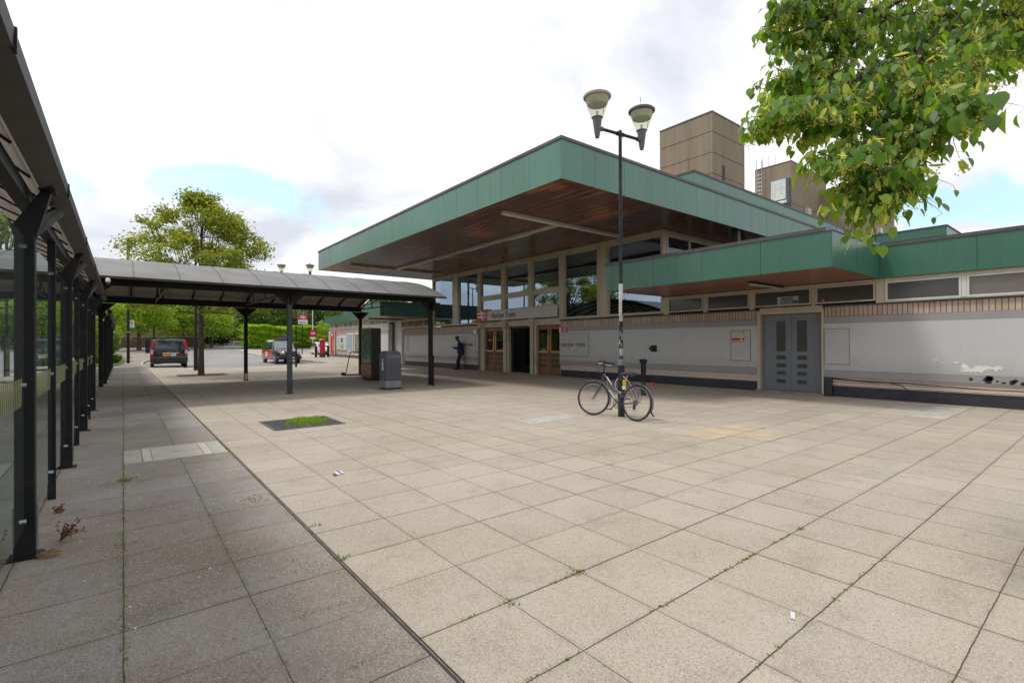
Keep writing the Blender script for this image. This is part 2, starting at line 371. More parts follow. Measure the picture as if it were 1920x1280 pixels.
def sheet(name, poly, dz, mt, step=4.0, kind='structure', skirt=0.0):
    pts = []
    for i, a in enumerate(poly):                       # refine the outline
        b = poly[(i+1) % len(poly)]; L = math.hypot(b[0]-a[0], b[1]-a[1]); k = max(1, int(L/step))
        for j in range(k): pts.append((a[0]+(b[0]-a[0])*j/k, a[1]+(b[1]-a[1])*j/k))
    n = len(pts); vs = [Vector(p) for p in pts]
    x0, x1 = min(p[0] for p in pts), max(p[0] for p in pts); y0, y1 = min(p[1] for p in pts), max(p[1] for p in pts)
    x = x0+step/2
    while x < x1:
        y = y0+step/2
        while y < y1:
            if inside((x, y), pts): vs.append(Vector((x, y)))
            y += step
        x += step
    r = geometry.delaunay_2d_cdt(vs, [], [list(range(n))], 1, 1e-5)
    mb = MB(); mb.add([(v.x, v.y, tz(v.x, v.y)+dz) for v in r[0]], [tuple(f) for f in r[2]])
    if skirt:
        for i in range(n):
            a, b = pts[i], pts[(i+1) % n]; za, zb = tz(*a)+dz, tz(*b)+dz
            mb.add([(a[0], a[1], za), (b[0], b[1], zb), (b[0], b[1], zb-skirt), (a[0], a[1], za-skirt)], [(0, 1, 2, 3)])
    o = mb.build(name, mt); o['kind'] = kind
    return o

# ---------------------------------------------------------------- ground, roads, paving
M_plaza = paving('plaza slabs', (0.465, 0.408, 0.332), (0.56, 0.52, 0.46), (0.23, 0.19, 0.15), 1.17, 0.503, 0.588, 0.585)
M_path = paving('path slabs', (0.345, 0.315, 0.288), (0.46, 0.43, 0.40), (0.17, 0.155, 0.14), 0.0, 0.35, 0.59, 0.585, joint=0.005, moss=0.9, wear=0.25, tone=0.06)
M_isl = paving('island slabs', (0.46, 0.41, 0.33), (0.6, 0.56, 0.5), (0.3, 0.25, 0.2), 0, 0, 0.6, 0.6)
M_asph = mat('asphalt', (0.27, 0.255, 0.245), 0.9, var=0.16, scale=0.25, bmp=0.3, bsc=80, dirt=(0.21, 0.20, 0.185))
M_kerb = mat('kerb stone', (0.42, 0.39, 0.34), 0.85, var=0.15, scale=4)
M_grass = mat('grass', (0.09, 0.15, 0.03), 0.95, var=0.4, scale=1.5, bmp=0.8, bsc=20)
M_earth = mat('earth', (0.10, 0.12, 0.05), 0.95, var=0.3, scale=0.2)

# one ground sheet to the horizon
ys = [-400, -150, -60, -20, 0, 20, 34, 40, 45, 51, 57, 63, 70, 80, 90, 100, 115, 130, 155, 180, 240, 300, 450, 600, 1200]
xs = [-900, -300, -100, -40, -20, -8, -3, 0, 3, 6, 9, 12, 16, 22, 40, 80, 200, 900]
mb = MB(); mb.add([(x, y, tz(x, y)-0.16) for y in ys for x in xs],
                  [(j*len(xs)+i, j*len(xs)+i+1, (j+1)*len(xs)+i+1, (j+1)*len(xs)+i) for j in range(len(ys)-1) for i in range(len(xs)-1)])
struct(mb.build('ground', M_earth))
sheet('road', [(-60, -60), (-4.2, -60), (-4.2, 38), (0, 38), (5, 30), (14, 30), (15, 44), (15, 50), (60, 50), (80, 90), (24, 94), (26, 130), (24, 160), (40, 200), (34, 200), (18, 160), (16, 130), (11, 100), (6, 93), (-8, 88), (-60, 82)], -0.1, M_asph)
KB = [(1.17, 39.9), (1.9, 38.6), (3.0, 36.9), (4.9, 35.1), (7.5, 35.9), (9.3, 35.6), (10.6, 35.5), (11.5, 35.8)]       # plaza edge at the road
ISL = [(11.9, 36.8), (11.55, 38.2), (11.3, 41), (11.0, 48), (11.1, 54.5), (11.5, 63), (11.8, 69.9), (12.2, 74.5), (13.2, 76.2), (16.6, 73.2), (16.9, 57.5), (15.8, 48.5)]
sheet('plaza', [(1.17, -12), (15.7, -12), (15.7, 48.5)]+ISL[::-1]+KB[::-1], 0.0, M_plaza, 3.0, skirt=0.12)
sheet('footpath', [(-4.2, -12), (1.17, -12), (1.17, 39.9), (1.12, 45), (1.3, 48.5), (2.1, 53.6), (2.9, 59), (3.1, 67), (1.0, 70), (-4, 69), (-4.2, 40)], 0.002, M_path, 3.0, skirt=0.12)
kb = MB()
def kerb_run(pts, w_=0.13):
    for a, b in zip(pts, pts[1:]):
        d = Vector((b[0]-a[0], b[1]-a[1], 0)); nn = Vector((-d.y, d.x, 0)).normalized()*w_
        za, zb = tz(*a), tz(*b)
        A, B_ = Vector((a[0], a[1], za+0.006)), Vector((b[0], b[1], zb+0.006))
        for q in (1,):
            kb.prism([A, B_, B_+nn*q, A+nn*q], (0, 0, -0.13))
kerb_run(KB+ISL[:10]); kerb_run([(1.17, 39.9), (1.12, 45), (1.3, 48.5), (2.1, 53.6), (2.9, 59), (3.1, 67)])
struct(kb.build('kerb', M_kerb))
# narrow drainage slot between the pale slabs and the dark path
M_dark = mat('slot iron', (0.03, 0.03, 0.032), 0.6)
mb = MB(); mb.box(1.156, 1.166, -12, 39.5, 0.0, 0.006); mb.box(1.178, 1.184, -12, 39.5, 0.0, 0.005)
struct(mb.build('drain_channel', M_dark))
# odd slabs: newer, paler and yellow ones laid in the grid
M_yel = mat('yellow slab', (0.49, 0.39, 0.26), 0.9, var=0.14, scale=3, bmp=0.3, bsc=120)
M_pale = mat('pale slab', (0.455, 0.425, 0.375), 0.9, var=0.14, scale=4, bmp=0.3, bsc=120)
M_newg = mat('new grey slab', (0.33, 0.315, 0.28), 0.9, var=0.08, scale=4, bmp=0.3, bsc=120)
def slab(i, j, mt, x0=1.17, sx=0.588, y0=0.503, sy=0.585, z=0.004, ni=1, nj=1):
    return MB().box(x0+i*sx+.006, x0+(i+ni)*sx-.006, y0+j*sy+.006, y0+(j+nj)*sy-.006, z-0.01, z).build('paving_slab', mt, at=(x0+i*sx, y0+j*sy, 0))
yb = MB()
for i, j in ((10, 6), (11, 6), (12, 6), (11, 5)): yb.box(1.17+i*.588+.006, 1.17+(i+1)*.588-.006, .503+j*.585+.006, .503+(j+1)*.585-.006, -.01, .004)
struct(yb.build('yellow_slabs', M_yel))
pb = MB()
for i, j in ((19, 6), (20, 6), (21, 6), (22, 6), (21, 7), (20, 7)): pb.box(1.17+i*.588+.006, 1.17+(i+1)*.588-.006, .503+(j-3)*.585+.006, .503+(j-2)*.585-.006, -.01, .003)
pb.box(5.9, 7.3, 6.9, 7.45, -.01, .004)
struct(pb.build('pale_slabs', M_pale))
gb = MB()
for a in ((0.62, 1.14, 10.6, 11.7), (0.03, 0.58, 12.2, 13.3), (0.03, 1.13, 14.9, 15.9), (-.55, -.02, 14.2, 15.3)): gb.box(a[0], a[1], a[2], a[3], -.01, .006)
struct(gb.build('grey_slabs', M_newg))
# manhole cover in the path
man = thing('manhole_cover', 'pale concrete manhole cover set in the dark footpath', 'manhole cover', (0.58, 8.2, 0))
MB().box(0.30, 0.86, 7.86, 8.72, -.01, .010).build('cover', mat('cover slab', (0.48, 0.455, 0.40), 0.9, var=0.08, bmp=0.3, bsc=100), man)
mb = MB(); mb.box(0.20, 0.292, 7.80, 8.78, -.01, .013); mb.box(0.868, 0.96, 7.80, 8.78, -.01, .013); mb.box(0.292, 0.868, 7.80, 7.852, -.01, .013); mb.box(0.292, 0.868, 8.728, 8.78, -.01, .013)
mb.build('frame', mat('cover frame', (0.56, 0.54, 0.45), 0.9, var=0.08), man)
mb = MB(); mb.box(0.55, 0.61, 8.28, 8.30, .0, .0115); mb.build('lifting_slot', M_dark, man)
pb = MB(); pb.box(0.005, 0.19, 7.80, 8.25, -.01, .007); pb.box(.97, 1.14, 7.8, 8.8, -.01, .006); pb.box(0.005, 0.19, 8.26, 8.78, -.01, .006)
struct(pb.build('infill_slabs', mat('infill', (0.43, 0.41, 0.36), 0.9, var=0.1)))

# grated planting square with grass growing through it
def blades(mb, n, xr, yr, z0, hmin, hmax, w_=0.004, lean=0.5, hfun=None):
    for _ in range(n):
        x = random.uniform(*xr); y = random.uniform(*yr); k = 1 if hfun is None else hfun(x, y)
        if k <= 0.02: continue
        h = random.uniform(hmin, hmax)*k; a = random.uniform(0, 6.283); l = random.uniform(0, lean)*h
        dx, dy = math.cos(a), math.sin(a); b = random.uniform(0, 6.283); ww = w_*random.uniform(.7, 1.4)
        px, py = math.cos(b)*ww, math.sin(b)*ww
        mb.add([(x-px, y-py, z0), (x+px, y+py, z0), (x+px*.6+dx*l*.4, y+py*.6+dy*l*.4, z0+h*.6), (x-px*.6+dx*l*.4, y-py*.6+dy*l*.4, z0+h*.6), (x+dx*l, y+dy*l, z0+h)],
               [(0, 1, 2, 3), (3, 2, 4)])
pit = thing('tree_grate', 'square metal grate in the plaza with grass growing up through it', 'grate', (2.65, 9.8, 0))
mb = MB(); mb.box(2.04, 3.27, 9.18, 9.22, -.02, .012); mb.box(2.04, 3.27, 10.37, 10.41, -.02, .012); mb.box(2.04, 2.08, 9.22, 10.37, -.02, .012); mb.box(3.23, 3.27, 9.22, 10.37, -.02, .012)
M_grate = mat('grate iron', (0.13, 0.13, 0.135), 0.55, 0.3, var=0.25, scale=9, dirt=(0.10, 0.07, 0.04))
mb.build('frame', M_grate, pit)
mb = MB()
for k in range(22):
    y = 9.25+k*0.0515; mb.box(2.08, 3.23, y, y+.022, -.01, .010)
mb.box(2.64, 2.67, 9.22, 10.37, -.01, .011)
mb.build('bars', M_grate, pit)
MB().box(2.05, 3.26, 9.19, 10.4, -.03, .0045).build('soil', mat('soil', (0.055, 0.05, 0.04), 0.95, var=0.4, scale=20), pit)
M_blade = leaf_mat('grass blades', [(0.17, 0.34, 0.02), (0.26, 0.44, 0.03), (0.34, 0.48, 0.06), (0.20, 0.28, 0.05)], 0.35)
mb = MB()
def gh(x, y):
    d = 1-(((x-2.75)/.42)**2+((y-9.85)/.5)**2)+.5*math.sin(x*17)*math.cos(y*13)
    e = 0.55-abs(math.hypot((x-2.62)/.6, (y-9.8)/.62)-.95)*3
    return max(0, min(1, d*1.5)) or max(0, e*.4)
blades(mb, 5200, (2.07, 3.24), (9.21, 10.38), 0.0, 0.03, 0.11, 0.004, 1.0, gh)
struct(mb.build('grass', M_blade, pit), 'stuff')
# moss and small weeds in the joints
M_moss = leaf_mat('joint weeds', [(0.12, 0.22, 0.02), (0.20, 0.29, 0.03), (0.27, 0.30, 0.05), (0.13, 0.15, 0.04)], 0.25)
mb = MB(); rr = random.Random(5)
def tuft(x, y, n, s, h):
    for _ in range(n):
        a = rr.gauss(0, s); b = rr.gauss(0, s); hh = h*rr.uniform(.4, 1); aa = rr.uniform(0, 6.28); w_ = rr.uniform(.003, .007)
        dx, dy = math.cos(aa)*w_, math.sin(aa)*w_; l = rr.uniform(.2, 1.2)*hh; bb = rr.uniform(0, 6.28)
        mb.add([(x+a-dx, y+b-dy, .001), (x+a+dx, y+b+dy, .001), (x+a+math.cos(bb)*l, y+b+math.sin(bb)*l, .001+hh)], [(0, 1, 2)])
for j, xa, xb, den in ((2, 1.3, 4.6, 50), (3, 1.4, 2.4, 50), (1, 2.2, 4.3, 14), (0, 1.6, 3.2, 12)):
    y = .503+j*.585; n = int((xb-xa)*den)
    for _ in range(n):
        x = rr.uniform(xa, xb)
        if math.sin(x*3.1+j*2)+math.sin(x*7.7+j) < -.2: continue
        tuft(x, y+rr.gauss(0, .003), 5, .007, .009)
for x, y, n, s, h in ((2.32, 2.26, 40, .03, .02), (1.20, 3.44, 40, .03, .02), (1.0, 5.3, 60, .07, .02), (0.02, 6.9, 90, .04, .04), (4.26, 1.67, 30, .02, .02), (1.75, 2.25, 30, .03, .018), (.98, 3.45, 60, .08, .012), (6.2, .5, 30, .03, .03), (1.25, 4.2, 20, .02, .02), (0, 4.7, 40, .05, .015)):
    tuft(x, y, n, s, h)
for k in range(240): tuft(0.0+rr.gauss(0, .006), rr.uniform(2.2, 9), 3, .01, .010)
for k in range(150): tuft(0.59+rr.gauss(0, .005), rr.uniform(2.0, 7), 2, .01, .006)
for k in range(120): tuft(1.14, rr.uniform(2.0, 9), 2, .012, .008)
for yy in (5.18, 3.43, 2.84, 2.25): 
    for k in range(60): tuft(rr.uniform(0.02, 1.14), yy+rr.gauss(0, .004), 2, .01, .008)
struct(mb.build('joint_weeds', M_moss), 'stuff')
# litter
pk = thing('cigarette_packet', 'crushed white and brown cigarette packet lying on the pale paving', 'litter', (1.95, 5.66, 0), (0, 0, R(20)))
pk.location = (1.94, 5.66, 0)
mb = MB(); mb.prism([(-.045, -.03, .004), (.045, -.028, .004), (.047, .03, .02), (-.043, .032, .022)], (0, 0, .012)); mb.build('packet', mat('packet white', (.75, .75, .76), .5, var=.03), pk, local=True)
mb = MB(); mb.prism([(-.002, -.031, .017), (.014, -.031, .017), (.014, .032, .036), (-.002, .033, .036)], (0, 0, .002)); mb.build('stripe', mat('packet blue', (.03, .05, .12), .5), pk, local=True)
mb = MB(); mb.prism([(-.075, -.03, .004), (-.046, -.03, .004), (-.046, .03, .022), (-.07, .02, .01)], (0, 0, .006)); mb.build('flap', mat('packet brown', (.18, .07, .04), .6), pk, local=True)
tag(MB().prism([(2.84, 1.14, .003), (2.91, 1.17, .003), (2.905, 1.19, .004), (2.835, 1.16, .004)], (0, 0, .004)).build('paper_scrap', mat('paper', (.75, .75, .74), .7), at=(2.87, 1.16, 0)), 'thin white paper scrap lying on the plaza slabs in the foreground', 'litter')
mb = MB()
for _ in range(85):
    x = rr.uniform(-.45, 1.1); y = rr.choice([rr.uniform(3, 9), rr.gauss(6, 1.0)]); s_ = rr.uniform(.005, .014); a = rr.uniform(0, 3.14)
    dx, dy = math.cos(a)*s_, math.sin(a)*s_
    mb.prism([(x-dx, y-dy, .004), (x+dy*.5, y-dx*.5, .004), (x+dx, y+dy, .004), (x-dy*.5, y+dx*.5, .004)], (0, 0, .002))
struct(mb.build('litter_specks', mat('specks', (.75, .74, .72), .7)), 'stuff')
# dead weeds and dry grass at the foot of the glass shelter
def dry_weed(name, x, y, seed, n, h, mt, label):
    q = random.Random(seed); mb = MB()
    for _ in range(n):
        a = q.uniform(-.9, 1.6); l = h*q.uniform(.5, 1); p = [Vector((x, y, 0))]; d = Vector((math.cos(a)*.6, math.sin(a)*.6, q.uniform(.5, 1.3))).normalized()
        for k in range(4): p.append(p[-1]+d*l/4); d = (d+Vector((q.gauss(0, .3), q.gauss(0, .3), q.gauss(-.15, .2)))).normalized()
        mb.tube(p, [.0035, .003, .0025, .002, .001], 4)
        for k in (2, 3, 4):
            for _ in range(3):
                c = p[k]; e = Vector((q.gauss(0, 1), q.gauss(0, 1), q.gauss(0, 1))).normalized()*.02; g = e.orthogonal().normalized()*.008
                mb.add([c, c+e*.5+g, c+e, c+e*.5-g], [(0, 1, 2, 3)])
    return tag(mb.build(name, mt, at=(x, y, 0)), label, 'weed')
M_dry = mat('dry weed', (.16, .07, .045), .9, var=.5, scale=12); M_straw = mat('straw', (.30, .19, .11), .9, var=.3, scale=30)
dry_weed('dry_weed', -.38, 5.08, 3, 16, .22, M_dry, 'tall dead brown weed beside the nearest shelter post')
dry_weed('dry_weed', -.47, 5.95, 9, 8, .09, M_dry, 'low reddish dead weed under the glass between the first two posts')
mb = MB(); q = random.Random(8)
for k in range(46):
    a = q.uniform(0, 6.28); rad = q.uniform(.02, .075); p = []
    for j in range(5):
        b = a+j*.5; p.append((-.415+math.cos(b)*rad*.9, 4.78+math.sin(b)*rad*.8, .006+q.uniform(0, .03)))
    mb.tube(p, .0018, 3, False)
tag(mb.build('straw_clump', M_straw, at=(-.40, 4.84, 0)), 'curled clump of dry straw on the path at the nearest shelter post', 'straw')

# ---------------------------------------------------------------- station building
X0 = 15.4
M_green = panel_mat('green roof fascia front', (0.098, 0.222, 0.170), 1, 1.22, 8.79)
M_greenx = panel_mat('green roof fascia side', (0.098, 0.222, 0.170), 0, 1.22, 8.53)
M_green2 = panel_mat('green canopy fascia front', (0.046, 0.142, 0.096), 1, 1.52, 4.03, rough=0.28, var=0.03, streak=.06)
M_green2x = panel_mat('green canopy fascia side', (0.046, 0.142, 0.096), 0, 1.52, 12.0, rough=0.28, var=0.03, streak=.06)
M_cop = mat('coping metal', (0.085, 0.075, 0.08), 0.5, 0.2, var=0.15, scale=1)
M_cop2 = mat('coping blue grey', (0.16, 0.175, 0.24), 0.45, 0.2, var=0.1, scale=1)
M_gap = mat('panel gap', (0.01, 0.03, 0.02), 0.8)
M_soff = wood_mat('soffit boards', (0.075, 0.028, 0.016), (0.19, 0.075, 0.042), (0.42, 0.15, 0.06), 0.105, 0.26, 0, 0.95)
M_soff2 = wood_mat('canopy soffit boards', (0.21, 0.078, 0.042), (0.32, 0.125, 0.07), (0.36, 0.15, 0.08), 0.14, 0.30, 0, 0.4)
M_cream = mat('cream paint', (0.52, 0.455, 0.345), 0.6, var=0.08, scale=1.2, streak=True, dirt=(0.36, 0.30, 0.22))
M_white = mat('white frame', (0.62, 0.62, 0.58), 0.5, var=0.08, scale=2, streak=True)
M_conc = mat('dark slab', (0.10, 0.10, 0.10), 0.8)
def wall_mat():
    m, t, p = node_mat('rendered wall panel'); v = coords(t)
    c = mixc(t, noise(t, v, .7, 4), (.50, .508, .50), (.545, .55, .54))
    st1 = noise(t, coords(t, (3.5, 3.5, .22)), 3.0, 7, .7)
    c = mixc(t, ramp(t, st1, .54, .78, 0, .4), c, (.42, .41, .385))
    c = mixc(t, ramp(t, noise(t, v, 2.6, 10, .75, .5), .60, .72, 0, .5), c, (.42, .40, .36))
    s = t.nodes.new('ShaderNodeSeparateXYZ'); t.links.new(v, s.inputs[0])
    spl = nmath(t, 'MULTIPLY', ramp(t, nmath(t, 'ADD', s.outputs[2], nmath(t, 'MULTIPLY', noise(t, coords(t, (5, 5, 1)), 1.5, 6, .7), .7)), 1.0, 1.55, 1, 0), .38)
    c = mixc(t, spl, c, (.33, .31, .275))
    cr_ = t.nodes.new('ShaderNodeTexVoronoi'); cr_.feature = 'DISTANCE_TO_EDGE'; cr_.inputs['Scale'].default_value = .55
    wv = t.nodes.new('ShaderNodeVectorMath'); wv.operation = 'ADD'; nz = t.nodes.new('ShaderNodeTexNoise'); nz.inputs['Scale'].default_value = 2.2; nz.inputs['Detail'].default_value = 6
    t.links.new(v, nz.inputs['Vector']); t.links.new(v, wv.inputs[0]); t.links.new(nz.outputs['Color'], wv.inputs[1]); t.links.new(wv.outputs[0], cr_.inputs['Vector'])
    crk = nmath(t, 'MULTIPLY', ramp(t, cr_.outputs['Distance'], .0, .006, 1, 0), ramp(t, noise(t, v, .6, 2), .5, .6, 0, .5))
    c = mixc(t, crk, c, (.2, .19, .17))
    t.links.new(c, p.inputs['Base Color']); p.inputs['Roughness'].default_value = .55; bump(t, p, noise(t, v, 30, 4), .06); return m
M_pan = wall_mat()
M_band = mat('grey band', (0.315, 0.30, 0.30), 0.6, var=0.06, scale=1)
M_sold = brick_mat('soldier bricks', (0.44, 0.33, 0.255), (0.54, 0.42, 0.335), (0.15, 0.11, 0.085), 0.105, 30.0, 0.0, (1, 2), 0.010)
M_brow = brick_mat('brick rows', (0.60, 0.48, 0.40), (0.66, 0.54, 0.46), (0.13, 0.10, 0.08), 40.0, 0.078, 0.5, (1, 2), 0.006)
M_plinth = mat('navy plinth', (0.028, 0.03, 0.042), 0.45, var=0.25, scale=3, dirt=(0.06, 0.06, 0.065))
M_glass = glass_mat('hall glass', (0.30, 0.34, 0.33), 0.30, 0.85, 0.004, wav=0.02, gcol=(.66, .84, 1))
M_frost = glass_mat('dark strip glass', (0.10, 0.10, 0.09), 0.02, 0.25, 0.22, (0.045, 0.043, 0.035))
M_frost2 = glass_mat('pale strip glass', (0.10, 0.10, 0.09), 0.02, 0.2, 0.25, (0.21, 0.185, 0.155))
M_frost3 = glass_mat('grey strip glass', (0.10, 0.10, 0.09), 0.02, 0.25, 0.2, (0.085, 0.083, 0.078))

st = thing('station_building', 'long low station with deep green cantilevered roof over glazed entrance hall', 'station', (X0, 16, 0))
def fascia_front(x, y0, y1, z0, z1, pw, mt, off, th=0.05):
    """separate sheets with 8 mm open joints, on a dark backing"""
    mb = MB(); k0 = math.floor((y0-off)/pw); k1 = math.ceil((y1-off)/pw)
    for k in range(k0, k1):
        a, b = max(y0, off+k*pw+.004), min(y1, off+(k+1)*pw-.004)
        if b-a > .02: mb.box(x, x+.02, a, b, z0, z1)
    return mb
def fascia_side(y, x0, x1, z0, z1, pw, off, s=1):
    mb = MB(); k0 = math.floor((x0-off)/pw); k1 = math.ceil((x1-off)/pw)
    for k in range(k0, k1):
        a, b = max(x0, off+k*pw+.004), min(x1, off+(k+1)*pw-.004)
        if b-a > .02: mb.box(a, b, y, y+.02*s, z0, z1)
    return mb
# main roof
def roof_block(parent, name, x0, x1, y0, y1, z0, z1, pw, mf, ms, msf, cop=0.07, mc=M_cop, offy=None, deep=True, left=True, mc_side=None):
    rf = MB().box(x0+.03, x1-.03, y0+.03, y1-.03, z0+.03, z1-.01).build(name, M_conc, parent)
    offy = y0 if offy is None else offy
    fascia_front(x0, y0+.021, y1-.021, z0, z1-cop, pw, mf, offy).build('fascia', mf, rf)
    fascia_side(y0, x0, x1, z0, z1-cop, pw, x0).build('fascia', ms, rf)
    if left: fascia_side(y1, x0, x1, z0, z1-cop, pw, x0, -1).build('fascia', ms, rf)
    m = MB(); m.box(x0-.025, x0+.12, y0+.12, y1+.025, z1-cop, z1+.01); m.build('coping', mc, rf)
    m = MB(); m.box(x0-.025, x1, y0-.025, y0+.12, z1-cop, z1+.01); m.build('coping', mc_side or mc, rf)
    MB().box(x0+.021, x1-.021, y0+.021, y1-.021, z0+.012, z0+.029).build('soffit', msf, rf)
    return rf
main = roof_block(st, 'main_roof', 8.53, 25.0, 8.79, 28.16, 5.58, 6.63, 1.22, M_green, M_greenx, M_soff)
up = roof_block(st, 'clerestory_roof', 18.6, 40, 11.3, 26, 7.6, 8.65, 1.4, M_green, M_greenx, M_soff, cop=.08)
MB().box(19.5, 39, 12, 25, 6.6, 7.63).build('clerestory_wall', M_cream, st)
can = roof_block(st, 'canopy_roof', 12.0, 15.19, 4.03, 10.36, 3.12, 3.985, 1.52, M_green2, M_green2x, M_soff2, cop=.075, left=True, mc_side=M_cop2)
can2 = roof_block(st, 'canopy_roof', 11.9, 15.19, 27.6, 33.9, 3.12, 3.985, 1.52, M_green2, M_green2x, M_soff2, cop=.075)
# low roof to the right (and its return on the left)
lo = MB().box(15.25, 27, -12, 10.55, 3.14, 3.96).build('low_roof', M_conc, st)
fascia_front(15.2, -12, 4.028, 3.12, 3.91, 1.83, M_green2, 2.2).build('fascia', M_green2, lo)
MB().box(15.175, 15.3, -12, 4.0, 3.912, 3.992).build('coping', M_cop, lo)
MB().box(15.2, 27, 10.3, 10.58, 3.962, 3.99).build('coping', M_cop2, lo)
lw = MB().box(15.0, 27, 33.95, 47.5, 3.42, 4.0).build('low_roof', M_conc, st)
fascia_front(14.95, 33.92, 47.52, 3.38, 3.97, 1.83, M_green2, 33.9).build('fascia', M_green2, lw)
MB().box(14.93, 15.1, 33.92, 47.55, 3.972, 4.03).build('coping', M_cop, lw)
MB().box(14.97, 15.35, 33.95, 47.5, 3.385, 3.41).build('soffit', M_soff2, lw)
MB().box(15.4, 27, 27.6, 33.94, 3.2, 3.96).build('low_roof', M_conc, st)

# hall: interior shell
hl = MB()
hl.box(27.5, 27.7, 10.8, 27.4, 0, 5.55); hl.box(15.9, 27.5, 27.3, 27.45, 2.6, 5.55); hl.box(15.9, 27.5, 27.3, 27.45, 0, 2.6)
hl.box(15.9, 27.5, 10.62, 10.75, 0, 3.95)
hl.build('hall_wall', mat('hall inner wall', (0.20, 0.19, 0.17), 0.7, var=.2, scale=.5), st)
MB().box(15.75, 27.5, 10.8, 27.3, -.01, .01).build('hall_floor', mat('hall floor', (0.14, 0.12, 0.10), 0.35), st)
m = MB()
for y in (13.5, 16, 19.2, 22.3, 25): m.box(21, 21.25, y-.12, y+.12, 0, 5.5)
for y in (12.5, 15.5, 18.5, 21.5, 24.5): m.box(16.2, 27, y, y+.1, 5.1, 5.45)
m.build('hall_frame', mat('hall frame', (0.09, 0.08, 0.07), .6), st)
MB().box(22.5, 24.5, 17, 21.5, 0, 2.4).build('kiosk_block', mat('gates', (0.16, 0.17, 0.19), .35, .4), st)
for y in (17.7, 18.4, 19.1, 19.8, 20.5): MB().box(18.2, 19.2, y-.08, y+.08, 0, 1.0).build('ticket_gate', mat('gates', (0.16, 0.17, 0.19), .35, .4), st)

# glazed hall front: panes and cream posts
mull = [(10.56, 10.66), (13.17, 13.74), (15.68, 16.0), (17.82, 18.14), (19.95, 20.31), (22.15, 22.46), (24.44, 25.09), (27.4, 27.52)]
for a, b in mull:
    zb = 2.60 if not (15.9 < a < 22.2) else 2.3
    m = MB(); m.box(15.34, 15.52, a, b, zb, 5.40)
    if b-a > .2: m.box(15.318, 15.338, a+.03, a+.09, zb, 5.40).box(15.318, 15.338, b-.09, b-.03, zb, 5.40)
    m.build('mullion', M_cream, st)
m = MB(); m.box(15.335, 15.53, 10.56, 27.52, 5.402, 5.59); m.build('head_rail', M_cream, st)
for a, b in ((10.56, 15.99), (22.2, 27.52)): MB().box(15.30, 15.53, a, b, 2.545, 2.60).build('sill', M_cream, st)
def pane(y0, y1, z0, z1, x=15.44, mt=None, fr=.045, mfr=None, nm='window', parent=None):
    w_ = MB(); mfr = mfr or M_cream
    w_.box(x-.05, x+.04, y0, y0+fr, z0, z1); w_.box(x-.05, x+.04, y1-fr, y1, z0, z1)
    w_.box(x-.05, x+.04, y0+fr, y1-fr, z0, z0+fr); w_.box(x-.05, x+.04, y0+fr, y1-fr, z1-fr, z1)
    w = w_.build(nm, mfr, parent or st)
    MB().box(x-.008, x+.008, y0+fr-.001, y1-fr+.001, z0+fr-.001, z1-fr+.001).build('pane', mt or M_glass, w)
    return w
for a, b in ((10.66, 13.17), (13.74, 15.68), (22.46, 24.44), (25.09, 27.4)): pane(a, b, 2.6, 5.40)
for a, b in ((16.0, 17.82), (18.14, 19.95), (20.31, 22.15)):
    pane(a, b, 4.0, 5.40); pane(a, b, 3.2, 3.82)
m = MB(); 
for a, b in ((16.0, 17.82), (18.14, 19.95), (20.31, 22.15)): m.box(15.37, 15.5, a, b, 3.822, 3.998)
m.build('transom', M_cream, st)
# side clerestory windows of the hall, above the low roof
m = MB(); m.box(15.54, 27, 10.555, 10.64, 5.36, 5.59); m.box(15.54, 27, 10.555, 10.64, 3.96, 4.05)
for x in (15.54, 17.0, 18.5, 20.0, 21.5, 23, 24.5): m.box(x, x+.12, 10.55, 10.645, 4.05, 5.36)
m.build('side_frame', M_cream, st)
m = MB(); m.box(15.6, 27, 10.585, 10.6, 4.05, 5.36); m.build('side_glazing', glass_mat('side glass', (0.75, 0.75, 0.68), 0.03, 0.9, 0.01), st)
m = MB(); m.box(17.5, 17.7, 8.9, 9.1, 3.96, 5.6); m.build('roof_post', M_dark, st)

# entrance
ent_x = 15.62
m = MB(); m.box(15.5, 15.66, 15.99, 22.46, 2.34, 2.66); m.box(15.5, 15.66, 15.99, 22.46, 3.1, 3.2)
for a, b in ((22.08, 22.46), (19.9, 20.02), (20.1, 20.36), (17.74, 17.88), (17.98, 18.2), (15.99, 16.08)): m.box(15.5, 15.68, a, b, 0, 2.34)
m.build('entrance_frame', M_cream, st)
M_door = wood_mat('door wood', (0.16, 0.065, 0.03), (0.30, 0.13, 0.06), (0.35, 0.16, 0.07), 0.4, 0.35, 1, 0.3)
M_brass = mat('brass', (0.62, 0.40, 0.10), 0.35, 0.7, var=.1)
def leaf_door(y0, y1, side):
    d = MB(); x = ent_x; f = .12
    d.box(x, x+.05, y0, y0+f, .02, 2.33); d.box(x, x+.05, y1-f, y1, .02, 2.33)
    for z0, z1 in ((.02, .35), (.52, .60), (.76, .84), (1.0, 1.12), (2.14, 2.33)): d.box(x, x+.05, y0+f, y1-f, z0, z1)
    o = d.build('door', M_door, st)
    MB().box(x+.02, x+.03, y0+f, y1-f, 1.12, 2.14).build('pane', glass_mat('door glass', (.2, .21, .2), .06, .6, .01) if 'dg' not in MC else MC['dg'], o)
    MB().box(x+.02, x+.03, y0+f, y1-f, .35, 1.0).build('lower_pane', mat('lower door glass', (.07, .05, .045), .2), o)
    yy = y0+.03 if side < 0 else y1-.09
    m = MB(); m.box(x-.035, x-.015, yy, yy+.06, 1.05, 1.85); m.box(x-.035, x-.015, y0+.03, y1-.03, 1.05, 1.11); m.build('push_bar', M_brass, o)
leaf_door(20.38, 21.2, 1); leaf_door(21.24, 22.06, -1); leaf_door(16.1, 16.9, 1); leaf_door(16.94, 17.72, -1)
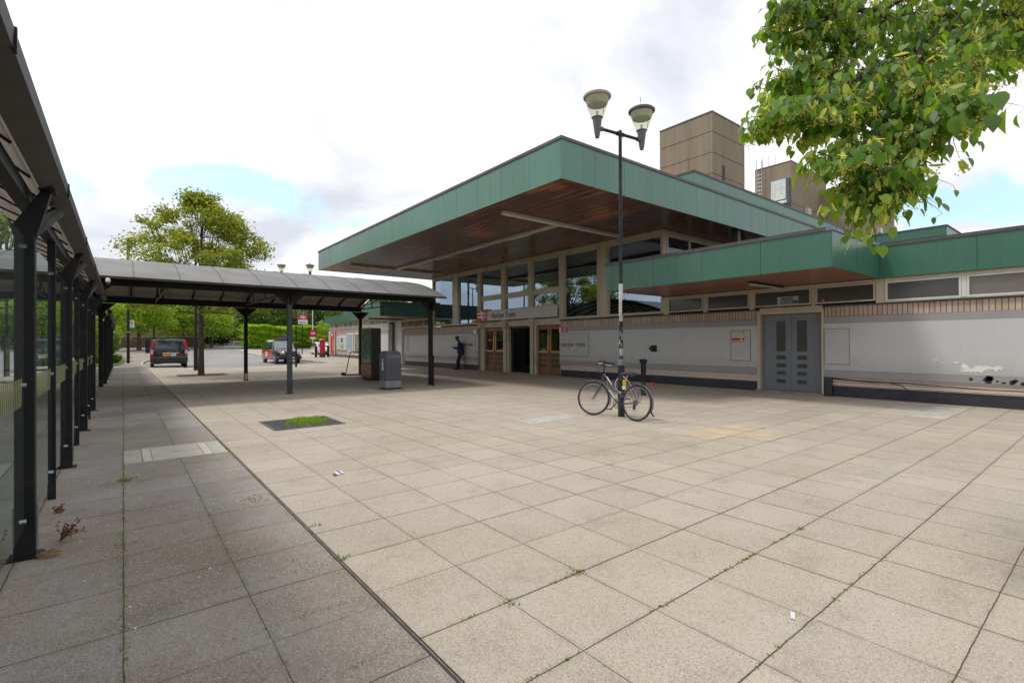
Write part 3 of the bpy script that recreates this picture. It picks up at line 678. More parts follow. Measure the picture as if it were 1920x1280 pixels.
m = MB(); m.box(15.56, 15.60, 18.22, 19.88, 2.24, 2.34); m.box(15.7, 15.74, 18.22, 18.3, 0, 2.3); m.box(15.7, 15.74, 19.8, 19.88, 0, 2.3)
m.build('sliding_door_rail', M_dark, st)
for y in (18.12, 19.96):
    MB().lathe([(.0, -.05), (.045, -.04), (.05, .0), (.045, .04), (.0, .05)], (15.47, y, 2.42), 10, False).build('door_sensor', M_dark, st, smooth=True)

# lower walls: layered bands, x is the front of the panel
def low_wall(y0, y1, ztop=2.46, zoff=0.0, panel=True, pmat=None, name='wall', returns=True):
    x = X0; z = zoff
    body = MB().box(x+.02, x+.28, y0+.01, y1-.01, z, ztop).build(name, M_band, st)
    MB().box(x-.02, x+.019, y0+.03, y1-.03, z-.15, z+.29).build('plinth', M_plinth, body)
    MB().box(x-.02, x+.019, y0+.03, y1-.03, z+.292, z+.52).build('brick_rows', M_brow, body)
    MB().box(x-.06, x+.019, y0, y1, z+.525, z+.72).build('grey_band', M_band, body)
    MB().box(x-.06, x+.019, y0, y1, z+.722, z+2.0).build('render_panel', pmat or M_pan, body)
    MB().box(x-.06, x+.019, y0, y1, z+2.002, z+2.18).build('grey_band', M_band, body)
    MB().box(x-.02, x+.019, y0+.02, y1-.02, z+2.185, ztop).build('soldier_course', M_sold, body)
    MB().box(x-.05, x+.30, y0, y1, ztop+.002, ztop+.045).build('coping', M_conc, body)
    return body
low_wall(-12, 5.37); low_wall(7.19, 15.97); low_wall(22.47, 31.5)
# peeled paint and black flaking along the right wall
q = random.Random(4)
def blot(cx, cz, w_, h_, x, seed, n=22, rag=.35):
    g = random.Random(seed); pts = []
    for k in range(n):
        a = 2*math.pi*k/n; r = 1+g.uniform(-rag, rag); pts.append((x, cx+math.cos(a)*w_*r, cz+math.sin(a)*h_*r))
    return pts
m = MB()
for i, (cy, cz, w_, h_) in enumerate(((2.34, .63, .03, .04), (2.05, .63, .10, .07), (2.03, .655, .06, .06), (1.80, .57, .04, .02), (1.66, .59, .06, .05), (1.62, .62, .05, .04), (1.46, .575, .08, .045), (1.40, .60, .04, .04), (1.12, .61, .11, .065), (1.2, .58, .08, .04), (.85, .57, .07, .05), (.6, .6, .09, .07), (1.9, .60, .02, .02))):
    m.prism(blot(cy, cz, w_, h_, X0-.0635, i+3), (.002, 0, 0))
m.build('paint_flaking', mat('bare black', (.012, .012, .014), .7), st)
m = MB()
for i, (cy, cz, w_, h_) in enumerate(((2.32, .84, .19, .055), (2.16, .89, .16, .05), (2.44, .92, .08, .05), (2.98, 1.05, .05, .03), (2.85, .99, .03, .02), (1.9, .9, .1, .06), (2.6, 1.0, .05, .02))):
    m.prism(blot(cy, cz, w_, h_, X0-.0635-.0006*i, i+40, 26, .45), (.002, 0, 0))
m.build('peeled_paint', mat('peeled white', (.72, .71, .66), .7), st)
# flush recessed boards on the walls
def board(y0, y1, z0, z1, nm='notice_panel'):
    o = MB().box(X0-.085, X0-.062, y0, y1, z0, z1).build(nm, mat('board paint', (.475, .475, .455), .5, var=.04), st, bevel=.004)
    m = MB(); m.box(X0-.088, X0-.061, y0-.014, y0-.002, z0-.014, z1+.014); m.box(X0-.088, X0-.061, y1+.002, y1+.014, z0-.014, z1+.014)
    m.box(X0-.088, X0-.061, y0-.002, y1+.002, z0-.014, z0-.002); m.box(X0-.088, X0-.061, y0-.002, y1+.002, z1+.002, z1+.014)
    m.build('edge_trim', mat('board trim', (.30, .29, .28), .5), o)
    return o
b1 = board(14.2, 15.93, .93, 1.90, 'name_board'); b2 = board(22.7, 24.42, .93, 1.90, 'name_board'); board(7.42, 8.03, .92, 1.87); board(4.76, 5.34, .9, 1.85); board(30.9, 31.4, 1.0, 1.95)
M_let = mat('raised letters', (.10, .10, .10), .5)
text_mb('HARLOW  TOWN', .225, (X0-.09, 15.86, 1.33), (0, -1, 0), (0, 0, 1), .006, .80, .001).build('raised_lettering', M_let, b1)
text_mb('HARLOW  TOWN', .225, (X0-.09, 24.36, 1.33), (0, -1, 0), (0, 0, 1), .006, .80, .001).build('raised_lettering', M_let, b2)
# grey double door
m = MB(); m.box(15.3, 15.52, 7.115, 7.19, 0, 2.42); m.box(15.3, 15.52, 5.37, 5.415, 0, 2.42); m.box(15.3, 15.52, 5.415, 7.115, 2.335, 2.52)
m.box(15.27, 15.3, 5.37, 7.19, 2.40, 2.44)
m.build('door_frame', M_cream, st)
MB().box(15.2, 15.5, 5.35, 7.2, -.01, .06).build('door_step', mat('step', (.25, .22, .18), .9), st, bevel=.01)
M_gdoor = mat('grey blue door', (0.16, 0.18, 0.20), 0.45, var=.06, streak=True)
M_slot = mat('wired glass', (0.05, 0.055, 0.045), .25)
for y0, y1, c in ((5.42, 6.262, 5.98), (6.268, 7.11, 6.56)):
    d = MB().box(15.46, 15.5, y0, y1, .065, 2.33).build('door', M_gdoor, st)
    m = MB()
    for z0, z1 in ((1.22, 2.12), (.98, 1.1), (.74, .86), (.52, .63), (.28, .39)): m.box(15.452, 15.458, c-.13, c+.13, z0, z1)
    m.build('vision_panel', M_slot, d)
# high strip windows
for i, (a, b) in enumerate(((9.0, 10.35), (7.44, 8.86), (5.68, 7.3), (4.16, 5.57))): pane(a, b, 2.56, 3.04, 15.36, M_frost)
for i, (a, b) in enumerate(((2.49, 3.94), (0.92, 2.39), (-.65, .82), (-2.2, -.75), (-3.8, -2.3), (-5.4, -3.9))): pane(a, b, 2.53, 3.03, 15.34, (M_frost3, M_frost2)[i % 2], .04, M_white)
m = MB(); m.box(15.3, 15.45, 3.96, 10.5, 3.045, 3.118); m.box(15.32, 15.45, 8.87, 8.99, 2.5, 3.045); m.box(15.32, 15.45, 7.31, 7.43, 2.5, 3.045); m.box(15.32, 15.45, 5.58, 5.67, 2.52, 3.045)
m.box(15.32, 15.45, 3.95, 4.15, 2.5, 3.045); m.box(15.28, 15.45, -12, 3.95, 3.035, 3.118); m.box(15.32, 15.45, 10.36, 10.55, 2.5, 3.045)
m.build('window_rail', M_cream, st)
m = MB()
for y in (2.395, .825, -.745, -2.295, -3.895): m.box(15.3, 15.42, y, y+.09, 2.5, 3.03)
m.box(15.3, 15.42, -12, 3.95, 2.505, 2.528)
m.build('window_rail', M_white, st)
MB().box(15.6, 15.7, -12, 10.5, 0, 3.1).build('inner_wall', mat('inner dark', (.04, .04, .035), .8), st)
# left wing: windows, recess, brick wall
for y0, y1 in ((27.62, 28.6), (28.7, 29.7), (29.8, 30.8), (30.9, 31.9)): pane(y0, y1, 2.60, 3.04, 15.36, M_frost)
m = MB(); m.box(15.3, 15.45, 27.6, 33.9, 3.045, 3.118); m.box(15.32, 15.45, 27.6, 32, 2.5, 2.58); m.build('window_rail', M_cream, st)
MB().box(15.9, 16.0, 31.3, 36.5, 0, 3.3).build('recess_wall', M_pan, st)
d = MB().box(15.84, 15.89, 31.75, 32.9, .1, 2.5).build('door', M_gdoor, st)
m = MB(); m.box(15.82, 15.838, 32.15, 32.32, 1.1, 2.2); m.build('vision_panel', M_slot, d)
wz = .27
wl = MB().box(15.42, 15.7, 34.2, 47.4, 0, 2.82).build('wall', M_pan, st)
M_pink = brick_mat('pink brick', (0.50, 0.36, 0.29), (0.56, 0.41, 0.33), (0.33, 0.27, 0.22), 0.3, 0.075, 0.5, (1, 2), 0.01)
MB().box(15.38, 15.419, 37.6, 47.42, .5, 2.76).build('brick_facing', M_pink, wl)
MB().box(15.38, 15.419, 34.2, 37.59, .5, 2.2).build('render_panel', M_pan, wl)
MB().box(15.38, 15.419, 34.2, 37.59, 2.205, 2.5).build('soldier_course', M_sold, wl)
MB().box(15.36, 15.40, 34.2, 47.45, 0, .495).build('plinth', mat('blue grey plinth', (.10, .11, .135), .6), wl)
MB().box(15.34, 15.72, 34.15, 47.45, 2.825, 2.90).build('coping', M_white, wl)
cols = [(.30, .33, .26), (.42, .12, .13), (.33, .31, .26), (.20, .21, .22), (.17, .18, .19), (.22, .23, .24), (.42, .45, .28), (.40, .44, .30), (.2, .2, .18), (.2, .2, .18), (.2, .2, .2)]
y = 47.3
for i in range(11):
    mt = glass_mat('wing glass', (.1, .1, .1), .02, .1, .25, cols[i]); pane(y-1.13, y, 2.93, 3.36, 15.44, mt, .05, M_white); y -= 1.2
MB().box(15.38, 15.52, 34.15, 47.42, 3.362, 3.384).build('window_rail', M_white, st)

# things fixed to the building ------------------------------------------------
M_red = mat('signal red', (0.50, 0.015, 0.03), 0.4, var=.05); M_wht = mat('sign white', (.72, .72, .72), .45, var=.03)
M_sgrey = mat('sign grey', (.50, .47, .45), .45, var=.04); M_blk = mat('sign black', (.02, .02, .022), .5)
def arrows(mb, o, xd, yd, s, th=.004):
    """the double arrow mark, s = width; o = lower left corner of its 1 x 0.64 box"""
    X, Y = Vector(xd), Vector(yd); Z = X.cross(Y)*th; O = Vector(o); P = lambda a, b: O+X*a*s+Y*b*s
    t = .085
    for y in (.20, .44): mb.prism([P(0, y-t/2), P(1, y-t/2), P(1, y+t/2), P(0, y+t/2)], Z)
    mb.prism([P(.22, .64), P(.36, .64), P(.70, .44), P(.56, .44)], Z*1.02)
    mb.prism([P(.56, .44), P(.70, .44), P(.44, .20), P(.30, .20)], Z*1.02)
    mb.prism([P(.30, .20), P(.44, .20), P(.78, .0), P(.64, .0)], Z*1.02)
    return mb
sg = thing('station_sign', 'long pale sign with red double arrow square reading Harlow Town above the doors', 'sign', (15.4, 19, 2.7))
MB().box(15.27, 15.31, 16.03, 21.46, 2.68, 3.19).build('board', M_sgrey, sg, bevel=.004)
MB().box(15.25, 15.31, 21.47, 22.40, 2.655, 3.31).build('red_square', M_red, sg)
arrows(MB(), (15.248, 22.33, 2.74), (0, -1, 0), (0, 0, 1), .79, .006).build('double_arrow', M_wht, sg)
text_mb('Harlow Town', .42, (15.266, 21.08, 2.80), (0, -1, 0), (0, 0, 1), .004, .86, .004).build('lettering', M_blk, sg)
n_ = thing('warning_notice', 'cream notice with red stripe and yellow triangle on wall beside grey doors', 'notice', (15.3, 7.8, 1.6))
MB().box(15.305, 15.313, 7.60, 8.0, 1.50, 1.82).build('plate', mat('notice green', (.10, .22, .09), .5), n_)
MB().box(15.300, 15.304, 7.61, 7.99, 1.515, 1.81).build('face', mat('notice cream', (.50, .52, .34), .5), n_)
MB().box(15.296, 15.299, 7.61, 7.99, 1.55, 1.63).build('stripe', M_red, n_)
MB().prism([(15.290, 7.62, 1.52), (15.290, 7.74, 1.52), (15.290, 7.68, 1.64)], (.004, 0, 0)).build('triangle', mat('yellow', (.75, .55, .05), .5), n_)
n_ = thing('red_notice', 'small red notice with white lines beside the HARLOW TOWN board right of doors', 'notice', (15.33, 15.66, 2.1))
MB().box(15.322, 15.338, 15.46, 15.84, 1.96, 2.18).build('plate', M_red, n_)
m = MB()
for k in range(4): m.box(15.318, 15.321, 15.50, 15.79-.05*(k % 2), 1.985+k*.05, 2.0+k*.05)
m.build('white_lines', M_wht, n_)
tag(MB().box(15.322, 15.338, 15.86, 15.97, 1.95, 2.17).build('white_notice', M_wht, at=(15.33, 15.9, 2.05)), 'narrow pale notice left of the small red notice on wall', 'notice')
n_ = thing('alarm_notice', 'small white and pink notice on wall left of the entrance doors', 'notice', (15.33, 22.75, 2.1))
MB().box(15.322, 15.338, 22.62, 22.86, 2.02, 2.26).build('plate', M_wht, n_); MB().box(15.322, 15.338, 22.66, 22.82, 1.9, 2.0).build('lower_plate', mat('pink', (.55, .25, .25), .5), n_)
n_ = thing('fire_exit_sign', 'small green and blue FIRE EXIT sign behind glass above grey doors', 'sign', (15.34, 6.3, 2.65))
MB().box(15.325, 15.342, 6.02, 6.60, 2.61, 2.83).build('plate', mat('sign pale green', (.36, .44, .36), .5), n_)
MB().box(15.320, 15.324, 6.03, 6.50, 2.62, 2.71).build('blue_strip', mat('sign blue', (.06, .08, .30), .5), n_)
text_mb('FIRE EXIT', .10, (15.320, 6.50, 2.733), (0, -1, 0), (0, 0, 1), .002, .84, .002).build('lettering', mat('sign dark green', (.01, .05, .02), .5), n_)
text_mb('Keep clear', .075, (15.317, 6.47, 2.64), (0, -1, 0), (0, 0, 1), .002, .9, .001).build('lower_lettering', mat('sign lilac', (.5, .5, .6), .5), n_)
tag(MB().prism([(15.31, 5.30, 2.59), (15.31, 5.44, 2.59), (15.31, 5.37, 2.70)], (.004, 0, 0)).build('triangle_sticker', mat('pink sticker', (.42, .25, .25), .6), at=(15.31, 5.37, 2.59)), 'tiny pink triangular sticker on dark strip window above the wall end', 'sticker')
v_ = thing('wall_vent', 'small black round vent cap sticking out of the pale wall', 'vent', (15.3, 10.97, 1.28))
MB().tube([(15.34, 10.97, 1.28), (15.16, 10.97, 1.28)], .085, 16).build('hood', M_dark, v_, smooth=True)
MB().box(15.32, 15.338, 10.85, 11.09, 1.16, 1.40).build('back_plate', M_dark, v_)
# loose black cable on the right wall
cb = MB(); pts = [(15.32, 5.25, .50), (15.31, 4.9, .47), (15.315, 4.3, .44), (15.31, 3.6, .455), (15.31, 2.0, .40), (15.31, .4, .42), (15.31, -4, .44)]
cb.tube(pts, .012, 6); tag(cb.build('wall_cable', M_dark, at=(15.32, 5.2, .5), smooth=True), 'black cable running along the brick rows of right wall', 'cable')
cb = MB(); cb.tube([(15.31, 5.1, .50), (15.29, 4.5, .455), (15.29, 3.9, .455), (15.28, 3.62, .40), (15.28, 3.5, .30), (15.27, 3.52, .18), (15.27, 3.66, .08)], .012, 6)
tag(cb.build('hanging_cable', M_dark, at=(15.3, 5.1, .5), smooth=True), 'black cable drooping down over the navy plinth of right wall', 'cable')
MB().box(15.28, 15.36, 5.16, 5.33, 0, .52).build('cable_box', M_plinth, st)
# strip lights on the soffits
M_lamp = mat('lamp housing', (.50, .46, .40), .5, var=.06); M_lampd = mat('lamp diffuser', (.72, .70, .62), .4)
def striplight(x0, x1, y0, y1, z, label, mh=None, grp='strip lights under the main roof', th=.09):
    o = thing('strip_light', label, 'light', ((x0+x1)/2, (y0+y1)/2, z), group=grp)
    MB().box(x0, x1, y0, y1, z-th, z).build('housing', mh or M_lamp, o, bevel=.01)
    ix = .02; MB().box(x0+ix, x1-ix, y0+ix, y1-ix, z-th-.02, z-th-.001).build('diffuser', M_lampd if mh is None else M_lampd, o, bevel=.006)
zs = 5.59
striplight(9.23, 14.8, 12.03, 12.21, zs, 'pale strip light crossing the soffit at its near end')
n = 9
for k in range(n):
    y0 = 12.25+k*1.405; striplight(11.62+.0*k, 11.80, y0, y0+1.37, zs-(.0), ('strip light of the long row, nearest the near cross piece', 'second strip light of the long row on the dark soffit', 'third strip light of the long row from the near end', 'fourth strip light of the long row from the near end', 'middle strip light of the long row under the roof', 'strip light just beyond the middle of the long row', 'third last strip light of the long row under the roof', 'last but one strip light of the long row', 'farthest strip light of the row, touching the far cross piece')[k], th=.075+.03*(k % 2))
striplight(9.24, 14.68, 25.0, 25.16, zs, 'pale strip light crossing the soffit at its far end')
striplight(13.2, 15.1, 6.32, 6.44, 3.135, 'dark batten light under the low green canopy over grey doors', M_dark, 'batten lights under the low canopies', .07)
striplight(12.4, 14.8, 30.5, 30.62, 3.135, 'dark batten light under the farther low canopy', M_dark, 'batten lights under the low canopies', .07)
MB().box(14.95, 15.04, 14.3, 14.6, 4.1, 4.2)

# rooftop box far right
gb_ = thing('roof_box', 'small flat green box roof standing beyond the right wing roof', 'roof structure', (24, 6, 3.9))
r5 = roof_block(gb_, 'roof', 22, 24.35, 3.94, 9.5, 5.13, 5.47, 1.3, M_green2, M_green2x, M_soff, cop=.03)
MB().box(22.5, 24.2, 4.4, 9.3, 3.9, 5.13).build('wall', M_cream, gb_)

# concrete towers -------------------------------------------------------------
def concrete_mat(name, base, axis):
    m, t, p = node_mat(name); v = coords(t)
    s = t.nodes.new('ShaderNodeSeparateXYZ'); t.links.new(v, s.inputs[0])
    g = nmath(t, 'DIVIDE', s.outputs[axis], 0.16); wn = t.nodes.new('ShaderNodeTexWhiteNoise'); wn.noise_dimensions = '1D'; t.links.new(nmath(t, 'FLOOR', g), wn.inputs['W'])
    c = mixc(t, wn.outputs['Value'], sc3(base, .95), sc3(base, 1.05))
    n = noise(t, coords(t, (1.6, 1.6, 0.16)), 1.4, 8, 0.7)
    c = mixc(t, ramp(t, n, .4, .75, 0, .55), c, sc3((base[0], base[1]*.97, base[2]*.93), .62))
    c = mixc(t, ramp(t, noise(t, coords(t, (5, 5, .3)), 2.2, 6, .7), .62, .78, 0, .6), c, (0.30, 0.16, 0.08))
    fr = nmath(t, 'FRACT', g); d = nmath(t, 'MINIMUM', fr, nmath(t, 'SUBTRACT', 1.0, fr))
    t.links.new(c, p.inputs['Base Color']); p.inputs['Roughness'].default_value = .9
    bump(t, p, ramp(t, d, 0, .12), .5, .02); return m
M_tl = concrete_mat('board marked concrete left', (.30, .24, .17), 1); M_tr = concrete_mat('board marked concrete right', (.30, .24, .17), 0)
def tower(parent, x0, x1, y0, y1, lifts, top):
    m1 = MB(); m2 = MB(); z = 0; m3 = MB()
    for zt in lifts+[top]:
        m1.box(x0, x0+.2, y0+.2, y1, z+.02, zt-.02); m2.box(x0, x1, y0, y0+.199, z+.02, zt-.02); m3.box(x0+.06, x1-.06, y0+.06, y1-.06, z, zt); z = zt
    m1.build('left_face', M_tl, parent); m2.build('right_face', M_tr, parent); m3.build('core', mat('joint concrete', (.17, .125, .085), .9), parent)
    m = MB(); m.box(x0-.03, x1, y0-.03, y0+.25, top-.04, top+.05); m.box(x0-.03, x0+.25, y0+.25, y1, top-.04, top+.05); m.build('coping', M_cop, parent)
t1 = thing('concrete_tower', 'big board marked concrete block tower rising behind the station roof', 'tower', (32, 19, 0))
tower(t1, 30, 34.27, 16.92, 20.89, [7.0, 8.37, 9.74, 11.1, 12.47, 13.83, 15.2], 16.48)
m = MB()
for k in range(9): m.box(31.25, 31.55, 16.88, 16.918, 12.0+k*.145, 12.07+k*.145)
m.build('vent_slots', M_dark, t1)
m = MB(); m.prism([(29.994, 18.55, 12.0), (29.994, 18.62, 12.0), (29.994, 18.60, 13.9), (29.994, 18.57, 13.9)], (.003, 0, 0)); m.build('rust_streak', mat('rust', (.22, .06, .02), .9), t1)
t2 = thing('concrete_tower', 'second concrete tower with white window bay and roof ladder, half behind the linden', 'tower', (53, 22, 0))
tower(t2, 49.5, 58.0, 20.0, 23.4, [9.5, 12.0, 14.6], 18.6)
MB().box(49.35, 49.49, 20.45, 21.8, 15.1, 17.0).build('window', mat('white bay', (.66, .67, .66), .5), t2)
m = MB(); m.prism([(49.45, 20.3, 15.0), (48.9, 20.3, 14.75), (48.9, 20.3, 14.6), (49.45, 20.3, 14.6)], (0, 1.6, 0)); m.build('ledge', mat('white bay', (.66, .67, .66), .5), t2)
MB().box(49.35, 49.49, 20.45, 21.8, 12.6, 14.5).build('lower_window', mat('white bay', (.66, .67, .66), .5), t2)
MB().box(49.33, 49.49, 20.1, 20.43, 12.6, 17.0).build('dark_pane', mat('bay dark', (.08, .09, .11), .2), t2)
m = MB()
for x in (49.2, ):
    m.tube([(x, 23.1, 9), (x, 23.1, 19.3)], .04, 6); m.tube([(x, 22.6, 9), (x, 22.6, 19.3)], .04, 6)
for k in range(24): m.tube([(49.2, 22.6, 9.2+k*.38), (49.2, 23.1, 9.2+k*.38)], .02, 5)
for y in (21.5, 22.1, 22.7, 23.3): m.tube([(49.6, y, 18.6), (49.6, y, 19.7)], .03, 5)
m.tube([(49.6, 21.5, 19.7), (49.6, 23.3, 19.7)], .03, 5); m.tube([(49.6, 21.5, 19.2), (49.6, 23.3, 19.2)], .03, 5)
m.build('ladder', mat('galvanised', (.40, .41, .42), .4, .6), t2)
MB().box(52.6, 53.3, 19.7, 19.99, 14.0, 14.6).build('flood_light', M_white, t2)
t3 = thing('concrete_tower', 'third concrete tower, lowest part seen beneath the hanging linden leaves', 'tower', (58, 20, 0))
tower(t3, 56.5, 65.35, 16.0, 22, [9.5, 12.0, 14.2], 17)
MB().box(59.5, 60.3, 15.7, 15.99, 12.4, 12.9).build('flood_light', M_white, t3)

# ---------------------------------------------------------------- covered walkways
M_steel = mat('black painted steel', (0.010, 0.011, 0.013), 0.5, 0.0, var=.3, scale=6, dirt=(0.045, 0.030, 0.020), spec=.25)
M_steel2 = mat('grey painted steel', (0.08, 0.08, 0.085), 0.5, var=.2, scale=4, spec=.3)
M_gutter = mat('gutter', (0.040, 0.038, 0.034), 0.55, spec=.3, var=.2, scale=1.5, streak=True)
M_poly = mat('underside sheet', (0.50, 0.46, 0.41), 0.6, var=.10, scale=.8, dirt=(.36, .33, .29))
_t = M_poly.node_tree; _tl = _t.nodes.new('ShaderNodeBsdfTranslucent'); _tl.inputs[0].default_value = (.72, .68, .62, 1); _mx = _t.nodes.new('ShaderNodeMixShader'); _mx.inputs[0].default_value = .38
_t.links.new(_t.nodes['Principled BSDF'].outputs[0], _mx.inputs[1]); _t.links.new(_tl.outputs[0], _mx.inputs[2]); _t.links.new(_mx.outputs[0], _t.nodes['Material Output'].inputs[0])
M_roofout = mat('weathered roof sheet', (0.185, 0.18, 0.172), 0.6, var=.16, scale=1.0, streak=False, dirt=(0.13, 0.125, 0.115))
M_shglass = glass_mat('shelter glass', (0.78, 0.86, 0.83), 0.18, 0.72, 0.003, (0.22, 0.25, 0.23), gcol=(.72, .80, .78))
M_bolt = mat('bolt steel', (.55, .56, .58), .25, .9)
M_yhatch = mat('yellow hatch', (.27, .28, .13), .5, var=.1)
def arc(y0, y1, z0, rise, n=14):
    """points (t, z) of a shallow barrel vault between t=y0 and t=y1"""
    return [(y0+(y1-y0)*i/n, z0+rise*(1-(2*i/n-1)**2)) for i in range(n+1)]
def shelter(name, label, ya, yb, posts, thin, glass, grp=None, gap=None):
    o = thing(name, label, 'shelter', (-1.5, ya, 0), group=grp)
    A = arc(-.36, -3.9, 2.70, .85)
    rf = MB()
    for (a, b) in zip(A, A[1:]): rf.prism([(a[0], ya, a[1]), (b[0], ya, b[1]), (b[0], ya, b[1]+.035), (a[0], ya, a[1]+.035)], (0, yb-ya, 0))
    rf = rf.build('roof', M_poly, o)
    m = MB()
    y = ya+.25
    while y < yb:
        m.tube([(a, y, z-.02) for a, z in A[1:-1]], .016, 4); y += .9
    m.build('rib', M_steel, rf)
    m = MB(); m.prism([(-.46, ya, 2.60), (-.335, ya, 2.655), (-.330, ya, 2.73), (-.36, ya, 2.80), (-.46, ya, 2.78)], (0, yb-ya, 0)); m.build('gutter', M_gutter, o)
    m = MB(); m.box(-3.95, -3.8, ya, yb, 2.6, 2.75); m.build('gutter', M_gutter, o)
    m = MB(); m.box(-.60, -.52, ya, yb, 2.50, 2.60); m.box(-3.7, -3.6, ya, yb, 2.5, 2.6); m.build('beam', M_steel, o)
    m = MB(); y = ya+1.1
    while y < yb: m.box(-.337, -.324, y, y+.02, 2.64, 2.74); y += 2.4
    m.build('gutter_joint', M_steel, o)
    for y in posts:
        if y < ya or y > yb: continue
        m = MB(); m.box(-.60, -.49, y, y+.10, 0, 2.28)
        m.box(-.64, -.45, y-.04, y+.14, -.01, .012)
        p = m.build('post', M_steel, o, bevel=.006)
        m = MB(); m.prism([(-.61, y+.02, 2.33), (-.46, y+.02, 2.60), (-.40, y+.02, 2.62), (-.49, y+.02, 2.24), (-.60, y+.02, 2.24)], (0, .07, 0))
        m.prism([(-.53, y+.1, 2.26), (-.53, y+.1, 2.40), (-.44, y+.55, 2.60), (-.40, y+.55, 2.55)], (.03, 0, 0))
        m.box(-.47, -.38, y-.03, y+.13, 2.60, 2.612)
        m.build('bracket', M_steel, p)
        m = MB(); m.box(-.488, -.478, y+.03, y+.07, 0.06, .36) if y < 8 else m.box(-.488, -.480, y+.03, y+.07, 0.06, .26)
        m.build('base_plate', mat('steel plate', (.3, .31, .32), .35, .8), p)
        m = MB(); m.box(-3.7, -3.6, y, y+.1, 0, 2.5); m.build('post', M_steel, o)
    if glass:
        for y in thin:
            m = MB(); m.box(-.575, -.515, y, y+.045, 0, 2.5); m.build('thin_post', M_steel, o)
        cuts = sorted([p for p in posts if p < yb]+list(thin)); prev = None
        edges = [(-1.62, 0.0), ]
        allp = sorted([(p, .10) for p in posts]+[(t, .045) for t in thin])
        last = ya+.1
        for p, w_ in allp:
            if p-.02-last > .5:
                g = MB().box(-.553, -.543, last, p-.015, .22, 2.26).build('glass_panel', M_shglass, o)
                m = MB(); yy = last+.03
                while yy < p-.12:
                    m.prism([(-.5415, yy, 1.08), (-.5415, yy+.022, 1.08), (-.5415, yy+.052, 1.27), (-.5415, yy+.030, 1.27)], (-.001, 0, 0)); yy += .062
                m.build('hatched_band', M_yhatch, g)
                for z in (.28, 1.22, 2.18):
                    for yq in (last+.05, p-.06): MB().tube([(-.57, yq, z), (-.525, yq, z)], .018, 8).build('bolt', M_bolt, g, smooth=True)
            last = p+w_+.01
    return o
shelter('bus_shelter', 'long glazed black steel shelter running down the left edge, nearest stretch', -8, 16.6, [-1.7, 1.57, 4.82, 8.05, 11.3, 14.55], [-.05, 3.2, 6.5, 9.75, 13.0], True)
shelter('bus_shelter', 'farther stretch of black steel shelter beyond the crossing canopy', 23.6, 41, [24.25, 27.2, 30.2, 33.2, 36.2, 39.2], [], False)
# crossing canopy
cw = thing('crossing_canopy', 'barrel roofed grey canopy on black posts crossing from the shelter towards station doors', 'canopy', (4, 19, 0))
A = arc(15.05, 23.35, 3.10, .88, 18)
XA, XB = -4.0, 8.95
rf = MB()
for (a, b) in zip(A, A[1:]): rf.prism([(XA, a[0], a[1]), (XA, b[0], b[1]), (XA, b[0], b[1]+.03), (XA, a[0], a[1]+.03)], (XB-XA, 0, 0))
rf = rf.build('roof', M_roofout, cw)
m = MB()
for (a, b) in zip(A[1:-1], A[2:-1]): m.prism([(XA, a[0], a[1]-.012), (XA, b[0], b[1]-.012), (XA, b[0], b[1]-.003), (XA, a[0], a[1]-.003)], (XB-XA-.03, 0, 0))
m.build('lining', M_poly, rf)
m = MB(); x = XA+.4
while x < XB:
    m.tube([(x, a, z+.035) for a, z in A], .012, 4); x += .95
m.tube([(XB-.01, a, z+.015) for a, z in A], .022, 4)
m.build('seam', mat('roof seam', (.12, .115, .11), .6), rf)
m = MB(); x = XA+.4
while x < XB-.1:
    m.prism([(x, A[1][0], A[1][1]-.02)]+[(x, a, z-.02) for a, z in A[2:-1]]+[(x, a, z-.10) for a, z in A[1:-1]][::-1], (.045, 0, 0)); x += .95
m.build('rib', M_steel, rf)
m = MB(); m.box(XA, XB-.1, 15.70, 15.80, 2.96, 3.10); m.box(XA, XB-.1, 15.72, 15.78, 3.10, 3.19); m.build('beam', M_steel, cw)
m = MB(); m.box(XA, XB-.1, 22.66, 22.78, 2.99, 3.22); m.build('beam', M_steel, cw)
for y in (15.03, 23.3): MB().box(XA, XB, y, y+.06, 3.07, 3.12).build('eave_trim', M_gutter, cw)
def strut(m, a, b, r=.03): m.tube([a, b], r, 4)
for i, x in enumerate((.95, 3.97, 8.76)):
    m = MB(); strut(m, (x, 15.8, 3.05), (x, 22.7, 3.1), .035)
    strut(m, (x, 17.2, 3.06), (x, 17.2, 3.58), .03); strut(m, (x, 21.2, 3.06), (x, 21.2, 3.58), .03)
    strut(m, (x, 15.8, 3.02), (x, 17.4, 3.62), .03); strut(m, (x, 22.7, 3.02), (x, 21.0, 3.62), .03); strut(m, (x, 19.2, 3.08), (x, 19.2, 3.9), .03)
    m.build('truss', M_steel2 if i else M_steel, cw)
